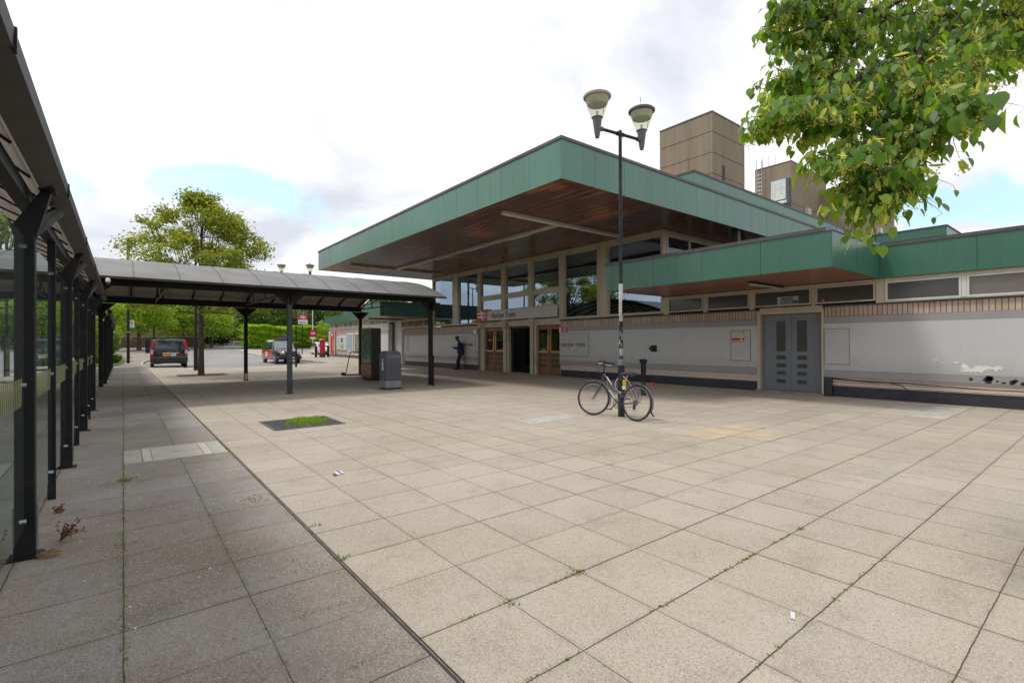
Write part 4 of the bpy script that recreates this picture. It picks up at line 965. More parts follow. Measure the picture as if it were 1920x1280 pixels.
for x, y, lab in ((3.92, 15.72, 0), (8.71, 15.76, 0), (3.96, 22.68, 0), (8.80, 22.70, 0), (-.62, 15.72, 0), (-.62, 22.7, 0), (-3.6, 15.72, 0), (-3.6, 22.7, 0)):
    front = y < 20; m = MB(); ww = .065
    m.box(x-ww, x+ww, y-ww, y+ww, 0, 2.97); m.box(x-.10, x+.10, y-.10, y+.10, -.01, .015)
    p = m.build('post', M_steel if x != 3.92 else mat('worn grey post', (.045, .046, .055), .5, var=.3), cw, bevel=.008)
    m = MB()
    for s in (-1, 1): m.prism([(x+s*ww, y-.03, 2.62), (x+s*.42, y-.03, 2.97), (x+s*ww, y-.03, 2.97)], (0, .06, 0))
    for s in (-1, 1): m.prism([(x-.03, y+s*ww, 2.65), (x-.03, y+s*.38, 2.97), (x-.03, y+s*ww, 2.97)], (.06, 0, 0))
    m.build('haunch', M_steel, p)
    if x == 3.96: MB().box(x-.05, x+.05, y-ww-.004, y-ww-.001, .05, .30).build('base_plate', mat('steel plate', (.3, .31, .32), .35, .8), p)
cm = thing('globe_camera', 'white domed camera hanging at the corner of shelter and canopy', 'camera', (-.33, 15.0, 2.9))
MB().lathe([(.0, .07), (.03, .065), (.045, .04), (.05, 0), (.045, -.03), (.04, -.035)], (-.28, 15.0, 3.0), 14, False).build('housing', M_wht, cm, smooth=True)
MB().lathe([(.04, .0), (.038, -.03), (.025, -.06), (.0, -.07)], (-.28, 15.0, 2.963), 14, False).build('dome', mat('smoked dome', (.05, .05, .05), .1), cm, smooth=True)

# ---------------------------------------------------------------- lamp posts
M_post = mat('lamp post black', (0.016, 0.016, 0.018), 0.5, var=.3, scale=8, dirt=(.05, .05, .05), spec=.3)
M_postb = mat('lamp post base with torn stickers', (0.022, 0.022, 0.024), 0.6, var=.4, scale=14, dirt=(.16, .155, .16), spec=.3)
M_lgrey = mat('lantern grey', (0.115, 0.115, 0.125), 0.5, var=.1)
M_lglass = glass_mat('lantern glass', (0.93, 0.95, 0.84), 0.02, 0.84, 0.03, (0.62, 0.62, 0.50))
M_lrefl = mat('lantern reflector', (.50, .48, .40), .4, .2)
def lantern(o, x, y, z, cap_mat=None, spike=False, tone=1):
    """z is the tip of the grey cone"""
    l = MB().lathe([(0, 0), (0.0372, 0), (0.05115, 0.057), (0.093, 0.38), (0.1163, 0.399), (0, 0.399)], (x, y, z), 20, False).build('lantern', M_lgrey, o, smooth=True)
    MB().lathe([(0.1135, 0.3999), (0.1442, 0.494), (0.186, 0.5985), (0.2185, 0.703), (0.2325, 0.7695)], (x, y, z), 24, False).build('glass', M_lglass, l, smooth=True)
    MB().lathe([(0, 0.6222), (0.1116, 0.627), (0.186, 0.646), (0.2102, 0.703), (0.2269, 0.7714), (0, 0.7714)], (x, y, z), 24, False).build('reflector', M_lrefl, l, smooth=True)
    m = MB().lathe([(0, 0.7752), (0.2511, 0.7752), (0.2716, 0.7904), (0.2743, 0.817), (0.2511, 0.8407), (0.1116, 0.8645), (0, 0.8692)], (x, y, z), 28, False)
    if spike: m.lathe([(0.0465, 0.8645), (0.0465, 0.931), (0, 0.9405)], (x-.03, y, z), 10, False); m.tube([(x-.03, y, z+.98), (x-.05, y, z+1.10)], .006, 5)
    m.build('cap', cap_mat or mat('lantern cap', (.20, .19, .17), .5, var=.2), l, smooth=True)
    MB().lathe([(0, 0.532), (0.0279, 0.5225), (0.0279, 0.418), (0.0465, 0.4037)], (x, y, z), 12, False).build('bulb', mat('bulb holder', (.8, .8, .75), .4), l, smooth=True)
    MB().tube([(x+.06, y-.10, z+.43), (x+.04, y-.15, z+.72)], .006, 5).build('wire', M_lgrey, l)
def lamp_post(x, y, z0, H, hs, label, d, cone=True, arm_z=None, rb=.068):
    o = thing('lamp_post', label, 'street lamp', (x, y, z0), group='twin lantern lamp posts')
    m = MB().lathe([(rb+.02, -.05), (rb, .02), (rb, 1.04)], (x, y, z0), 18, False); m.build('base', M_postb, o, smooth=True)
    MB().lathe([(rb+.012, 1.04), (rb+.008, 1.06), (.040, 1.17)], (x, y, z0), 18, False).build('collar', M_lgrey, o, smooth=True)
    MB().lathe([(.040, 1.17), (.036, H*.55), (.034, H), (.0, H+.02)], (x, y, z0), 14, False).build('pole', M_post, o, smooth=True)
    az = z0+H-.07
    m = MB(); m.tube([(x-d[0]*(hs-.04), y-d[1]*(hs-.04), az), (x+d[0]*(hs-.04), y+d[1]*(hs-.04), az)], .030, 10)
    m.tube([(x-d[0]*.09, y-d[1]*.09, az), (x+d[0]*.09, y+d[1]*.09, az)], .042, 10); m.build('arm', M_post, o, smooth=True)
    m = MB()
    for s in (-1, 1): m.tube([(x+s*d[0]*(hs-.13), y+s*d[1]*(hs-.13), az), (x+s*d[0]*(hs-.03), y+s*d[1]*(hs-.03), az)], .045, 10)
    m.build('arm_clamp', M_lgrey, o, smooth=True)
    capl, capr = mat('lantern cap light', (.36, .34, .27), .5, var=.2), mat('lantern cap', (.20, .19, .17), .5, var=.2)
    lantern(o, x-d[0]*hs, y-d[1]*hs, az-.20, capl); lantern(o, x+d[0]*hs, y+d[1]*hs, az-.20, M_lgrey, True)
    return o
lp = lamp_post(7.93, 6.46, 0, 5.80, .60, 'black twin lantern lamp post with the bicycle against it', (.99, -.14))
fx, fy = 8.66, 33.2
lamp_post(fx, fy, tz(fx, fy), 5.95, .88, 'farther twin lantern lamp post at the road edge behind the canopy', (.84, -.54))
# paper and stickers on the near pole
pt = thing('paper_notice', 'white paper notices taped down the near lamp pole above head height', 'notice', (7.9, 6.4, 2.4))
px, py = 7.93, 6.46; nx, ny = -.777, -.629; rx, ry = .629, -.777
def pole_sheet(z0, z1, a0, a1, off=.003, tw=0):
    m = MB(); n = 5
    P = [(px+(.038+off)*(nx*math.cos(a0+(a1-a0)*i/n)+rx*math.sin(a0+(a1-a0)*i/n)), py+(.038+off)*(ny*math.cos(a0+(a1-a0)*i/n)+ry*math.sin(a0+(a1-a0)*i/n))) for i in range(n+1)]
    for a, b in zip(P, P[1:]): m.prism([(a[0], a[1], z0), (b[0], b[1], z0), (b[0], b[1], z1), (a[0], a[1], z1)], (nx*.001, ny*.001, 0))
    return m
M_paper = mat('weathered paper', (.55, .55, .53), .7, var=.1, scale=8)
pole_sheet(2.36, 2.69, -1.45, 1.35, .004).build('upper_sheet', M_paper, pt)
pole_sheet(2.06, 2.355, -1.3, .45, .003).build('lower_sheet', M_paper, pt)
pole_sheet(1.93, 2.055, -1.3, 1.2, .002).build('torn_sheet', mat('torn paper', (.32, .33, .33), .8, var=.4, scale=30), pt)
m = MB()
for k, (z, s) in enumerate(((2.30, 'B'), (2.24, '2'), (2.17, '2'), (2.11, '8'))):
    text = text_mb(s, .055, (px+.0445*nx-.02*rx-.012*rx, py+.0445*ny-.02*ry-.012*ry, z-.02), (rx, ry, 0), (0, 0, 1), .0015); m.add(text.v, text.f)
m.build('digits', M_blk, pt)
st_ = MB(); q = random.Random(11)
stk = thing('torn_stickers', 'torn grey sticker scraps around the near lamp pole at eye level', 'sticker', (7.9, 6.4, 1.5))
for i, (z0, z1, a0, a1) in enumerate(((1.86, 1.90, -1.3, -.7), (1.62, 1.74, -.9, -.1), (1.55, 1.70, .25, .7), (1.46, 1.56, -1.2, -.4), (1.40, 1.5, -.2, .5), (1.24, 1.38, -1.0, 1.1), (1.20, 1.23, -.2, .3), (1.76, 1.80, .2, .8))):
    pole_sheet(z0, z1, a0, a1, .0015+.0003*i).build('scrap', mat('scrap %d' % (i % 3), ((.26, .26, .27), (.15, .15, .16), (.34, .34, .33))[i % 3], .8, var=.5, scale=60), stk)

# ---------------------------------------------------------------- bicycle
M_tyre = mat('tyre rubber', (0.025, 0.025, 0.026), 0.8, var=.2, scale=20); M_alu = mat('aluminium', (.55, .55, .56), .3, .9, var=.08)
M_frame = mat('bike frame grey', (.07, .07, .09), .35, .3, var=.1, coat=.4); M_framel = mat('bike frame silver', (.48, .48, .54), .3, .4)
bk = thing('bicycle', 'grey city bicycle with rear rack leaning against the lamp post', 'bicycle', (7.66, 5.90, 0), (R(7), 0, R(90)))
def tb(pts, r, name, mt, par=None, n=8): return MB().tube(pts, r, n).build(name, mt, par or bk, smooth=True, local=True)
RW = .345
def wheel(cx, cz, steer=0.0, front=False):
    """wheel in the local x-z plane around its own origin"""
    w_ = bpy.data.objects.new('wheel', None); COL.objects.link(w_); w_.parent = bk
    w_.location = (cx, 0, cz); w_.rotation_euler = (0, 0, steer)
    MB().torus((0, 0, 0), RW-.018, .018, n=48).build('tyre', M_tyre, w_, smooth=True, local=True)
    m = MB(); m.torus((0, 0, 0), RW-.042, .010, n=48, k=6); m.build('rim', M_alu, w_, smooth=True, local=True)
    m = MB()
    for k in range(28):
        a = 2*math.pi*k/28; b = a+(.5 if k % 4 < 2 else -.5); s = .028 if k % 2 else -.028
        m.tube([(math.cos(b)*.022, s, math.sin(b)*.022), (math.cos(a)*(RW-.045), 0, math.sin(a)*(RW-.045))], .0017, 3, False)
    m.build('spokes', M_alu, w_, local=True)
    MB().tube([(0, -.05, 0), (0, .05, 0)], .018, 10).build('hub', M_alu, w_, smooth=True, local=True)
    return w_
rwx, fwx = 0.0, 1.06
wheel(rwx, RW)
BB = (.445, 0, .29); ST = (.28, 0, .80); HT = (.87, 0, .86); HB = (.905, 0, .70)
steer = R(24)
tb([BB, (.31, 0, .72)], .016, 'seat_tube', M_frame); tb([(.31, 0, .72), (.272, 0, .87)], .013, 'seat_post', M_alu)
m = MB(); m.tube([BB, HB], .021, 10); m.tube([(.375, 0, .50), (.55, 0, .56), HT], .018, 10); m.tube([HB, HT], .020, 10); m.build('frame', M_frame, bk, smooth=True, local=True)
m = MB(); m.tube([(.52, -.0, .376), (.70, 0, .54)], .0215, 10); m.tube([(.64, -.0, .65), (.79, 0, .80)], .0185, 10); m.build('decal', M_framel, bk, smooth=True, local=True)
m = MB()
for s in (-.06, .06):
    m.tube([(0, s, RW), (.12, s, .33), (.40, s*.4, .29)], .010, 8); m.tube([(0, s, RW), (.10, s, .46), (.285, s*.4, .76)], .0085, 8)
m.build('rear_stays', M_frame, bk, smooth=True, local=True)
m = MB()
ax = Vector((HB[0]-HT[0], 0, HB[2]-HT[2])).normalized()
fr = bpy.data.objects.new('fork', None); COL.objects.link(fr); fr.parent = bk; fr.location = HB; fr.rotation_euler = (0, 0, steer)
m = MB()
for s in (-.055, .055): m.tube([(.0, s*.6, -.02), (.03, s, -.10), (.155, s, RW-HB[2])], [.014, .013, .009], 8)
m.tube([(0, -.055, -.03), (0, .055, -.03)], .016, 8)
m.build('fork_blades', M_frame, fr, smooth=True, local=True)
for s in (-1,):
    pass
fc = math.cos(steer); fs = math.sin(steer)
wf = wheel(HB[0]+.155*fc, RW, steer); wf.location = (HB[0]+.155*fc, .155*fs, RW)
m = MB(); m.tube([(0, 0, .12), (-.02, 0, .24), (-.035, 0, .33)], .013, 8); m.tube([(-.035, 0, .33), (.06, 0, .37)], .013, 8)
m.build('stem', M_steel, fr, smooth=True, local=True)
hb = MB(); hb.tube([(-.13, -.31, .40), (-.02, -.29, .41), (.05, -.20, .385), (.06, 0, .37), (.05, .20, .385), (-.02, .29, .41), (-.13, .31, .40)], .012, 8)
hb = hb.build('handlebar', M_steel, fr, smooth=True, local=True)
# children of a grandchild would be too deep: grips and levers are sub-parts of the fork assembly
m = MB()
for s in (-1, 1): m.tube([(-.15, s*.312, .40), (-.03, s*.293, .41)], .018, 8)
m.build('grip', M_tyre, fr, smooth=True, local=True)
m = MB()
for s in (-1, 1): m.tube([(.04, s*.24, .385), (.02, s*.29, .36), (-.08, s*.32, .36)], .007, 6)
m.build('brake_lever', mat('chrome', (.8, .8, .8), .15, 1.0), fr, smooth=True, local=True)
m = MB(); m.tube([(.05, .18, .38), (.10, .12, .25), (.06, .03, .06)], .004, 5); m.tube([(.05, -.18, .38), (.12, -.12, .28), (.03, -.03, .02)], .004, 5); m.build('cable', M_blk, fr, smooth=True, local=True)
def guard(cx, r, a0, a1, par, nm='mudguard', loc=(0, 0, 0), flap=None):
    m = MB(); n = 22; vs = []; w_ = .024
    for i in range(n+1):
        a = a0+(a1-a0)*i/n
        for s, rr in ((-w_, r-.008), (-w_*.7, r+.002), (w_*.7, r+.002), (w_, r-.008)): vs.append((loc[0]+math.cos(a)*rr, loc[1]+s, loc[2]+math.sin(a)*rr))
    fs_ = []
    for i in range(n):
        for j in range(3): fs_.append((i*4+j, i*4+j+1, (i+1)*4+j+1, (i+1)*4+j))
    m.add(vs, fs_); g = m.build(nm, mat('mudguard grey', (.13, .14, .17), .4, var=.15), par, smooth=True, local=True)
    sl = g.modifiers.new('s', 'SOLIDIFY'); sl.thickness = .003
    return g
guard(0, RW+.022, R(75), R(205), bk, 'rear_mudguard', (0, 0, RW))
MB().prism([(-.335, -.03, .20), (-.335, .03, .20), (-.40, .03, .13), (-.40, -.03, .13)], (.004, 0, .003)).build('mud_flap', M_tyre, bk, local=True)
guard(0, RW+.022, R(72), R(198), fr, 'front_mudguard', (.155, 0, RW-HB[2]))
m = MB(); m.prism([(-.17, -.022, -.14), (-.17, .022, -.14), (-.24, .022, -.28), (-.24, -.022, -.28)], (.004, 0, .0)); m.build('front_flap', M_tyre, fr, local=True)
# rack, saddle, lights, transmission
m = MB()
for s in (-.055, .055):
    m.tube([(.27, s, .745), (-.30, s, .735)], .006, 6); m.tube([(-.02, s*1.1, RW+.02), (-.14, s, .735)], .005, 6); m.tube([(0, s*1.1, RW+.02), (.06, s, .74)], .005, 6)
m.tube([(-.30, -.055, .735), (-.30, .055, .735)], .006, 6)
for x in (-.2, -.1, 0, .1): m.tube([(x, -.055, .74), (x, .055, .74)], .004, 5)
m.build('rack', M_steel2, bk, smooth=True, local=True)
MB().box(-.345, -.305, -.04, .04, .69, .755).build('tail_light', mat('tail light red', (.30, .008, .01), .4), bk, local=True, bevel=.006)
m = MB()
sec = [(-.02, .085, .895), (.03, .095, .905), (.09, .075, .90), (.16, .045, .895), (.24, .025, .89), (.30, .016, .88)]
vs = []; fs_ = []
for i, (x, w_, z) in enumerate(sec):
    for k in range(10):
        a = 2*math.pi*k/10; vs.append((.13+x, math.cos(a)*w_, z+math.sin(a)*(.028 if math.sin(a) > 0 else .045)))
for i in range(len(sec)-1):
    for k in range(10): fs_.append((i*10+k, i*10+(k+1) % 10, (i+1)*10+(k+1) % 10, (i+1)*10+k))
fs_ += [tuple(range(10)), tuple(range(50, 60))]
m.add(vs, fs_); sd_ = m.build('saddle', mat('saddle black', (.03, .03, .03), .5), bk, smooth=True, local=True)
m = MB(); m.torus((.445, .055, .29), .085, .006, n=28, k=6); m.torus((.445, .055, .29), .05, .006, n=20, k=6); m.build('chainring', M_steel2, bk, smooth=True, local=True)
m = MB(); m.tube([(.445, .075, .29), (.56, .08, .175)], .010, 8); m.build('crank', M_steel, bk, smooth=True, local=True)
m = MB(); m.box(.51, .61, .09, .165, .155, .18); m.build('pedal', mat('pedal brown', (.09, .06, .04), .6), bk, local=True, bevel=.004)
m = MB(); m.tube([(.445, -.075, .29), (.33, -.08, .405)], .010, 8); m.build('crank', M_steel, bk, smooth=True, local=True)
m = MB(); m.box(.28, .38, -.165, -.09, .395, .42); m.build('pedal', mat('pedal brown', (.09, .06, .04), .6), bk, local=True, bevel=.004)
m = MB(); m.tube([(.445, .058, .375), (0, .058, RW+.035)], .004, 4); m.tube([(.445, .058, .205), (.02, .06, .27)], .004, 4); m.build('chain', M_steel, bk, local=True)
m = MB(); m.torus((0, .052, RW), .04, .010, n=18, k=6); m.box(-.02, .03, .055, .075, .22, .31); m.lathe([(.0, -.01), (.022, 0), (.0, .01)], (.0, .07, .20), 8, False); m.build('derailleur', M_blk, bk, local=True)
m = MB(); m.torus((0, .028, RW), .045, .004, n=18, k=6); m.build('brake_hub', M_alu, bk, smooth=True, local=True)
# cable lock round the pole: rests on the bicycle, a thing of its own
lk = thing('bike_lock', 'grey looped cable lock with yellow tag between bicycle and lamp post', 'lock', (7.75, 6.3, .5))
L = []
for i in range(37):
    a = 2*math.pi*i/36; L.append((7.84+math.sin(a*1)*.09+.02*math.sin(3*a), 6.34+math.cos(a)*.17, .62+math.sin(a+.6)*.20))
MB().tube(L, .009, 6).build('cable', mat('lock cable', (.36, .37, .38), .35, var=.1), lk, smooth=True)
L = [(7.80, 6.62+.10*math.cos(a), .60-.3*abs(math.sin(a/2))+.1) for a in [i*2*math.pi/20 for i in range(21)]]
MB().tube(L, .008, 6).build('cable', mat('lock cable', (.36, .37, .38), .35, var=.1), lk, smooth=True)
MB().box(7.70, 7.74, 6.16, 6.24, .66, .77).build('yellow_tag', mat('tag yellow', (.62, .42, .02), .5), lk, bevel=.006)
MB().box(7.695, 7.73, 6.17, 6.25, .58, .65).build('cream_tag', mat('tag cream', (.70, .66, .42), .5), lk, bevel=.006)
# ---------------------------------------------------------------- bollards, bin, kiosk, post box
def bollard(x, y, z, H, r, label, grp='black round topped bollards'):
    o = thing('bollard', label, 'bollard', (x, y, z), group=grp)
    MB().lathe([(r*1.05, -.03), (r, .04), (r*.95, H-.14)], (x, y, z), 18, False).build('shaft', M_steel, o, smooth=True)
    MB().lathe([(r*.95, H-.14), (r*1.1, H-.10), (r*1.45, H-.06), (r*1.5, H-.02), (r*1.35, H), (.0, H+.02)], (x, y, z), 18, False).build('head', M_steel, o, smooth=True)
    return o
bollard(11.55, 8.62, 0, 1.02, .075, 'black flared top bollard standing behind the bicycle rear wheel')
bollard(13.35, 44.8, tz(13.35, 44.8), .95, .10, 'black bollard just left of the red pillar box'); bollard(14.35, 44.6, tz(14.35, 44.6), .95, .10, 'black bollard just right of the red pillar box')
bollard(8.55, 15.3, 0, 1.05, .035, 'slim black marker post close behind the right front canopy post', 'slim marker posts')
bn = thing('recycling_bin', 'tall dark grey square bin with rounded lid and pale figure symbol', 'bin', (6.9, 15.2, 0))
M_bin = mat('bin slate', (.075, .080, .095), .42, var=.08, scale=2)
x0, x1, y0, y1 = 6.62, 7.15, 14.88, 15.44
prof = [(x0, .30), (x0, 1.10), (x0+.02, 1.18), (x0+.07, 1.235), (x0+.15, 1.255), (x1-.15, 1.255), (x1-.07, 1.235), (x1-.02, 1.18), (x1, 1.10), (x1, .30)]
MB().prism([(x, y0, z) for x, z in prof], (0, y1-y0, 0)).build('body', M_bin, bn, smooth=False, bevel=.02)
MB().box(x0+.01, x1-.01, y0+.01, y1-.01, .06, .298).build('base', mat('bin base', (.22, .235, .26), .4), bn, bevel=.008)
MB().box(x0-.14, x1+.10, y0-.10, y1+.05, -.01, .014).build('ground_plate', mat('bin plate', (.16, .16, .15), .8), bn, bevel=.02)
MB().box(x0+.02, x1-.02, y0+.02, y1-.02, .014, .06).build('foot', M_dark, bn)
MB().box(x0+.06, x1-.06, y0-.004, y0-.0005, 1.02, 1.13).build('slot', mat('bin lid light', (.12, .13, .16), .35), bn, bevel=.002)
m = MB(); m.prism([(x0-.004, 15.10, .62), (x0-.004, 15.22, .62), (x0-.004, 15.20, .92), (x0-.004, 15.12, .92)], (.003, 0, 0)); m.tube([(x0-.005, 15.16, .97), (x0-.001, 15.16, .97)], .035, 10); m.build('figure_symbol', M_wht, bn)
MB().tube([(x0-.006, 15.12, .36), (x0-.001, 15.12, .36)], .03, 10).build('lock', M_brass, bn)
kk = thing('display_kiosk', 'tall black slab kiosk with glass poster face and red lower panel', 'kiosk', (8, 19.5, 0))
MB().box(7.80, 8.20, 18.93, 20.05, .05, 2.12).build('body', mat('kiosk black', (.016, .014, .013), .3, var=.2), kk, bevel=.015)
MB().box(7.86, 8.14, 19.0, 20.0, 0, .05).build('foot', M_dark, kk)
scm, t, p = node_mat('kiosk screen'); v = coords(t)
c = mixc(t, ramp(t, noise(t, v, 2.2, 4), .4, .6), (.16, .30, .28), (.30, .38, .35)); c = mixc(t, ramp(t, noise(t, v, 5, 5), .5, .65), c, (.12, .13, .15))
t.links.new(c, p.inputs['Base Color']); p.inputs['Roughness'].default_value = .08
MB().box(7.788, 7.799, 19.05, 19.93, .72, 1.98).build('screen', scm, kk)
MB().box(7.786, 7.7995, 18.95, 20.03, .16, .66).build('red_panel', mat('kiosk red', (.30, .045, .025), .25), kk)
MB().box(7.79, 7.7995, 18.97, 20.01, .665, .70).build('divider', M_dark, kk)
sb = thing('tilted_stand', 'empty tubular sign frame standing on a dark base beside the canopy post', 'stand', (8.4, 23, 0))
m = MB(); m.tube([(8.22, 23.05, .05), (8.42, 23.0, 1.05), (8.48, 22.99, 1.10), (9.08, 22.9, 1.10), (9.12, 22.9, 1.05), (8.92, 22.92, .05)], .022, 8); m.build('frame', M_steel2, sb, smooth=True)
m = MB(); m.box(8.10, 9.0, 22.75, 23.2, 0, .05); m.tube([(8.08, 22.9, .08), (8.08, 23.1, .08)], .08, 14); m.build('base', M_dark, sb)
z0 = tz(13.86, 44.65)
pbx = thing('pillar_box', 'red cylindrical post box with black base near the far wing', 'post box', (13.86, 44.65, z0))
MB().lathe([(.25, 0), (.25, .30)], (13.86, 44.65, z0), 24).build('base', M_dark, pbx, smooth=True)
MB().lathe([(.23, .30), (.23, 1.42)], (13.86, 44.65, z0), 24).build('body', M_red, pbx, smooth=True)
MB().lathe([(.23, 1.42), (.30, 1.46), (.31, 1.50), (.27, 1.56), (.15, 1.62), (.0, 1.66)], (13.86, 44.65, z0), 24, False).build('cap', M_red, pbx, smooth=True)
MB().box(13.60, 13.66, 44.5, 44.62, z0+1.2, z0+1.26).build('slot', M_dark, pbx)
# totem and poster cases on the far wing
def case(name, label, y0, y1, z0_, z1_, mats, cat='poster', group=None):
    o = thing(name, label, cat, (15.3, (y0+y1)/2, z0_), group=group)
    MB().box(15.30, 15.36, y0, y1, z0_, z1_).build('frame', M_wht, o)
    k = MB().box(15.292, 15.299, y0+.12, y1-.12, z0_+.1, z1_-.1).build('print', mats, o)
    return o
def print_mat(name, a, b, c_, s=3):
    m, t, p = node_mat(name); v = coords(t)
    c = mixc(t, ramp(t, noise(t, v, s, 5), .42, .55), a, b); c = mixc(t, ramp(t, noise(t, v, s*1.9, 4), .55, .62), c, c_)
    t.links.new(c, p.inputs['Base Color']); p.inputs['Roughness'].default_value = .2; return m
tt = thing('red_totem', 'tall red information panel with white double arrow and lines at wing corner', 'sign', (15.3, 46.2, .4))
MB().box(15.26, 15.34, 45.55, 47.3, .48, 2.65).build('frame', M_cream, tt)
MB().box(15.25, 15.259, 45.75, 46.75, .52, 2.58).build('red_panel', M_red, tt)
m = arrows(MB(), (15.248, 46.6, 2.12), (0, -1, 0), (0, 0, 1), .62, .004)
m.build('double_arrow', M_wht, tt)
m = MB()
for k in range(7): m.box(15.244, 15.249, 45.85, 46.1, .9+k*.16, .96+k*.16)
m.build('white_lines', M_wht, tt)
case('poster_case', 'narrow pale timetable case beside the red panel on pink brick', 44.5, 45.2, 1.0, 2.15, print_mat('p1', (.6, .6, .58), (.45, .5, .42), (.3, .35, .3)), group=None)
pc = case('poster_case', 'wide white poster case with dark blue square and green patch', 42.7, 44.35, .95, 2.2, print_mat('p2', (.62, .63, .66), (.58, .6, .62), (.5, .55, .5)))
MB().box(15.286, 15.291, 43.6, 44.0, 1.62, 1.98).build('blue_square', mat('blue pic', (.03, .05, .16), .3), pc); MB().box(15.286, 15.291, 43.35, 44.2, 1.05, 1.45).build('green_patch', mat('green pic', (.22, .50, .10), .3, var=.3, scale=9), pc)
case('poster_case', 'tall pale blue poster case on the pink brick wall', 41.1, 42.4, .52, 2.38, print_mat('p3', (.42, .55, .60), (.35, .45, .50), (.06, .12, .22), 4))
case('poster_case', 'tall dark patterned poster case nearest to the kiosk', 39.2, 40.8, .52, 2.38, print_mat('p4', (.16, .17, .10), (.40, .38, .26), (.03, .03, .03), 5))
# sign poles
def signpole(name, label, x, y, top, r, mt, cat='sign'):
    z = tz(x, y); o = thing(name, label, cat, (x, y, z)); MB().tube([(x, y, z-.05), (x, y, top)], r, 10).build('pole', mt, o, smooth=True); return o, z
o, z = signpole('station_pole_sign', 'red double arrow sign over white plate on a tall post by the road', 15.25, 56.0, 6.5, .05, M_post)
MB().box(14.78, 15.78, 55.80, 55.90, 4.1, 4.66).build('red_plate', M_red, o); MB().box(14.80, 15.76, 55.80, 55.90, 3.62, 4.08).build('white_plate', M_wht, o)
arrows(MB(), (14.95, 55.798, 4.17), (1, 0, 0), (0, 0, 1), .65, .006).build('double_arrow', M_wht, o)
text_mb('Station', .26, (14.86, 55.79, 3.74), (1, 0, 0), (0, 0, 1), .004).build('lettering', M_blk, o)
o, z = signpole('no_entry_sign', 'red sign with round red plate on a slim white pole before the bushes', 23.05, 79, 7.2, .06, M_wht)
MB().box(22.5, 23.6, 78.85, 78.92, 2.6, 3.6).build('board', mat('dark red', (.22, .01, .01), .5), o); MB().tube([(23.05, 78.85, 3.1), (23.05, 78.80, 3.1)], .42, 20).build('disc', mat('pink red', (.65, .03, .10), .4), o)
MB().box(22.75, 23.35, 78.78, 78.799, 3.05, 3.18).build('bar', M_wht, o); MB().box(22.7, 23.4, 78.85, 78.9, 2.2, 2.5).build('white_plate', M_wht, o)
x_, y_ = .30, 46.6
o, z = signpole('sign_post', 'tall black lamp column with white bus timetable flag on the footpath', x_, y_, 9.3, .10, M_post, 'street lamp')
MB().tube([(x_, y_, z+2.3), (x_, y_, z+2.36)], .12, 12).build('band', mat('band yellow', (.5, .4, .1), .5), o)
fl = MB().box(x_+.06, x_+.36, y_-.03, y_, 2.75, 3.30).build('flag', M_wht, o)
m = MB()
for k in range(3): m.box(x_+.11, x_+.31, y_-.036, y_-.031, 3.0+k*.09, 3.04+k*.09)
m.box(x_+.19, x_+.24, y_-.036, y_-.031, 2.80, 2.93); m.build('print', M_blk, fl)
MB().tube([(x_, y_, 9.2), (x_+1.0, y_-.25, 9.25)], .035, 8).build('arm', M_post, o, smooth=True)
m = MB(); m.lathe([(.0, .22), (.10, .20), (.25, .10), (.32, 0), (.31, -.02), (.0, -.02)], (x_+1.2, y_-.3, 9.2), 18, False); m.build('lamp_head', mat('lamp head olive', (.07, .08, .065), .4), o, smooth=True)
MB().lathe([(.27, -.021), (.22, -.08), (.0, -.11)], (x_+1.2, y_-.3, 9.2), 16, False).build('lens', mat('lens', (.5, .52, .48), .2), o, smooth=True)
x_, y_ = 3.25, 33.2
o, z = signpole('dark_post', 'black post with torn stickers just left of the street tree trunk', x_, y_, 7.0, .06, M_post, 'post')
MB().tube([(x_, y_, z), (x_, y_, z+1.9)], .105, 12).build('base', M_postb, o, smooth=True)
x_, y_ = 2.32, 58
o, z = signpole('dark_post', 'short dark post at the kerb just left of the black van', x_, y_, 3.2, .10, M_post, 'post')
bollard(2.1, 66.8, tz(2.1, 66.8), 1.5, .22, 'stout dark bollard at the far end of the footpath', None)
fn = thing('guard_rail', 'pale green guard rail standing at the kerb behind the van', 'railing', (2.4, 62, .4))
m = MB(); z = .42
for y in (59.5, 61, 62.5, 64): m.tube([(2.9-.09*(y-59.5), y, z-.1), (2.9-.09*(y-59.5), y, z+1.1)], .03, 6)
m.tube([(2.9, 59.5, z+1.1), (2.5, 64, z+1.1)], .03, 6); m.tube([(2.9, 59.5, z+.2), (2.5, 64, z+.2)], .025, 6)
for k in range(24): m.tube([(2.9-k*.017, 59.5+k*.19, z+.2), (2.9-k*.017, 59.5+k*.19, z+1.1)], .012, 4)
m.build('bars', mat('rail green', (.25, .33, .22), .5), fn)
for i, (x_, y_, hh) in enumerate(((19.5, 92, 9), (24.5, 86, 8.5), (20.4, 70, 8.5))):
    o, z = signpole('mast', ('thin dark mast rising from the trees above the hedge', 'thin grey mast above the hedge, right of the dark one', 'thin white mast in front of the trees by the green fascia end')[i], (19.6, 22.3, 29.5)[i], (88, 88, 75)[i], hh, .09, (M_post, mat('grey mast', (.4, .4, .4), .5), M_wht)[i], 'mast')

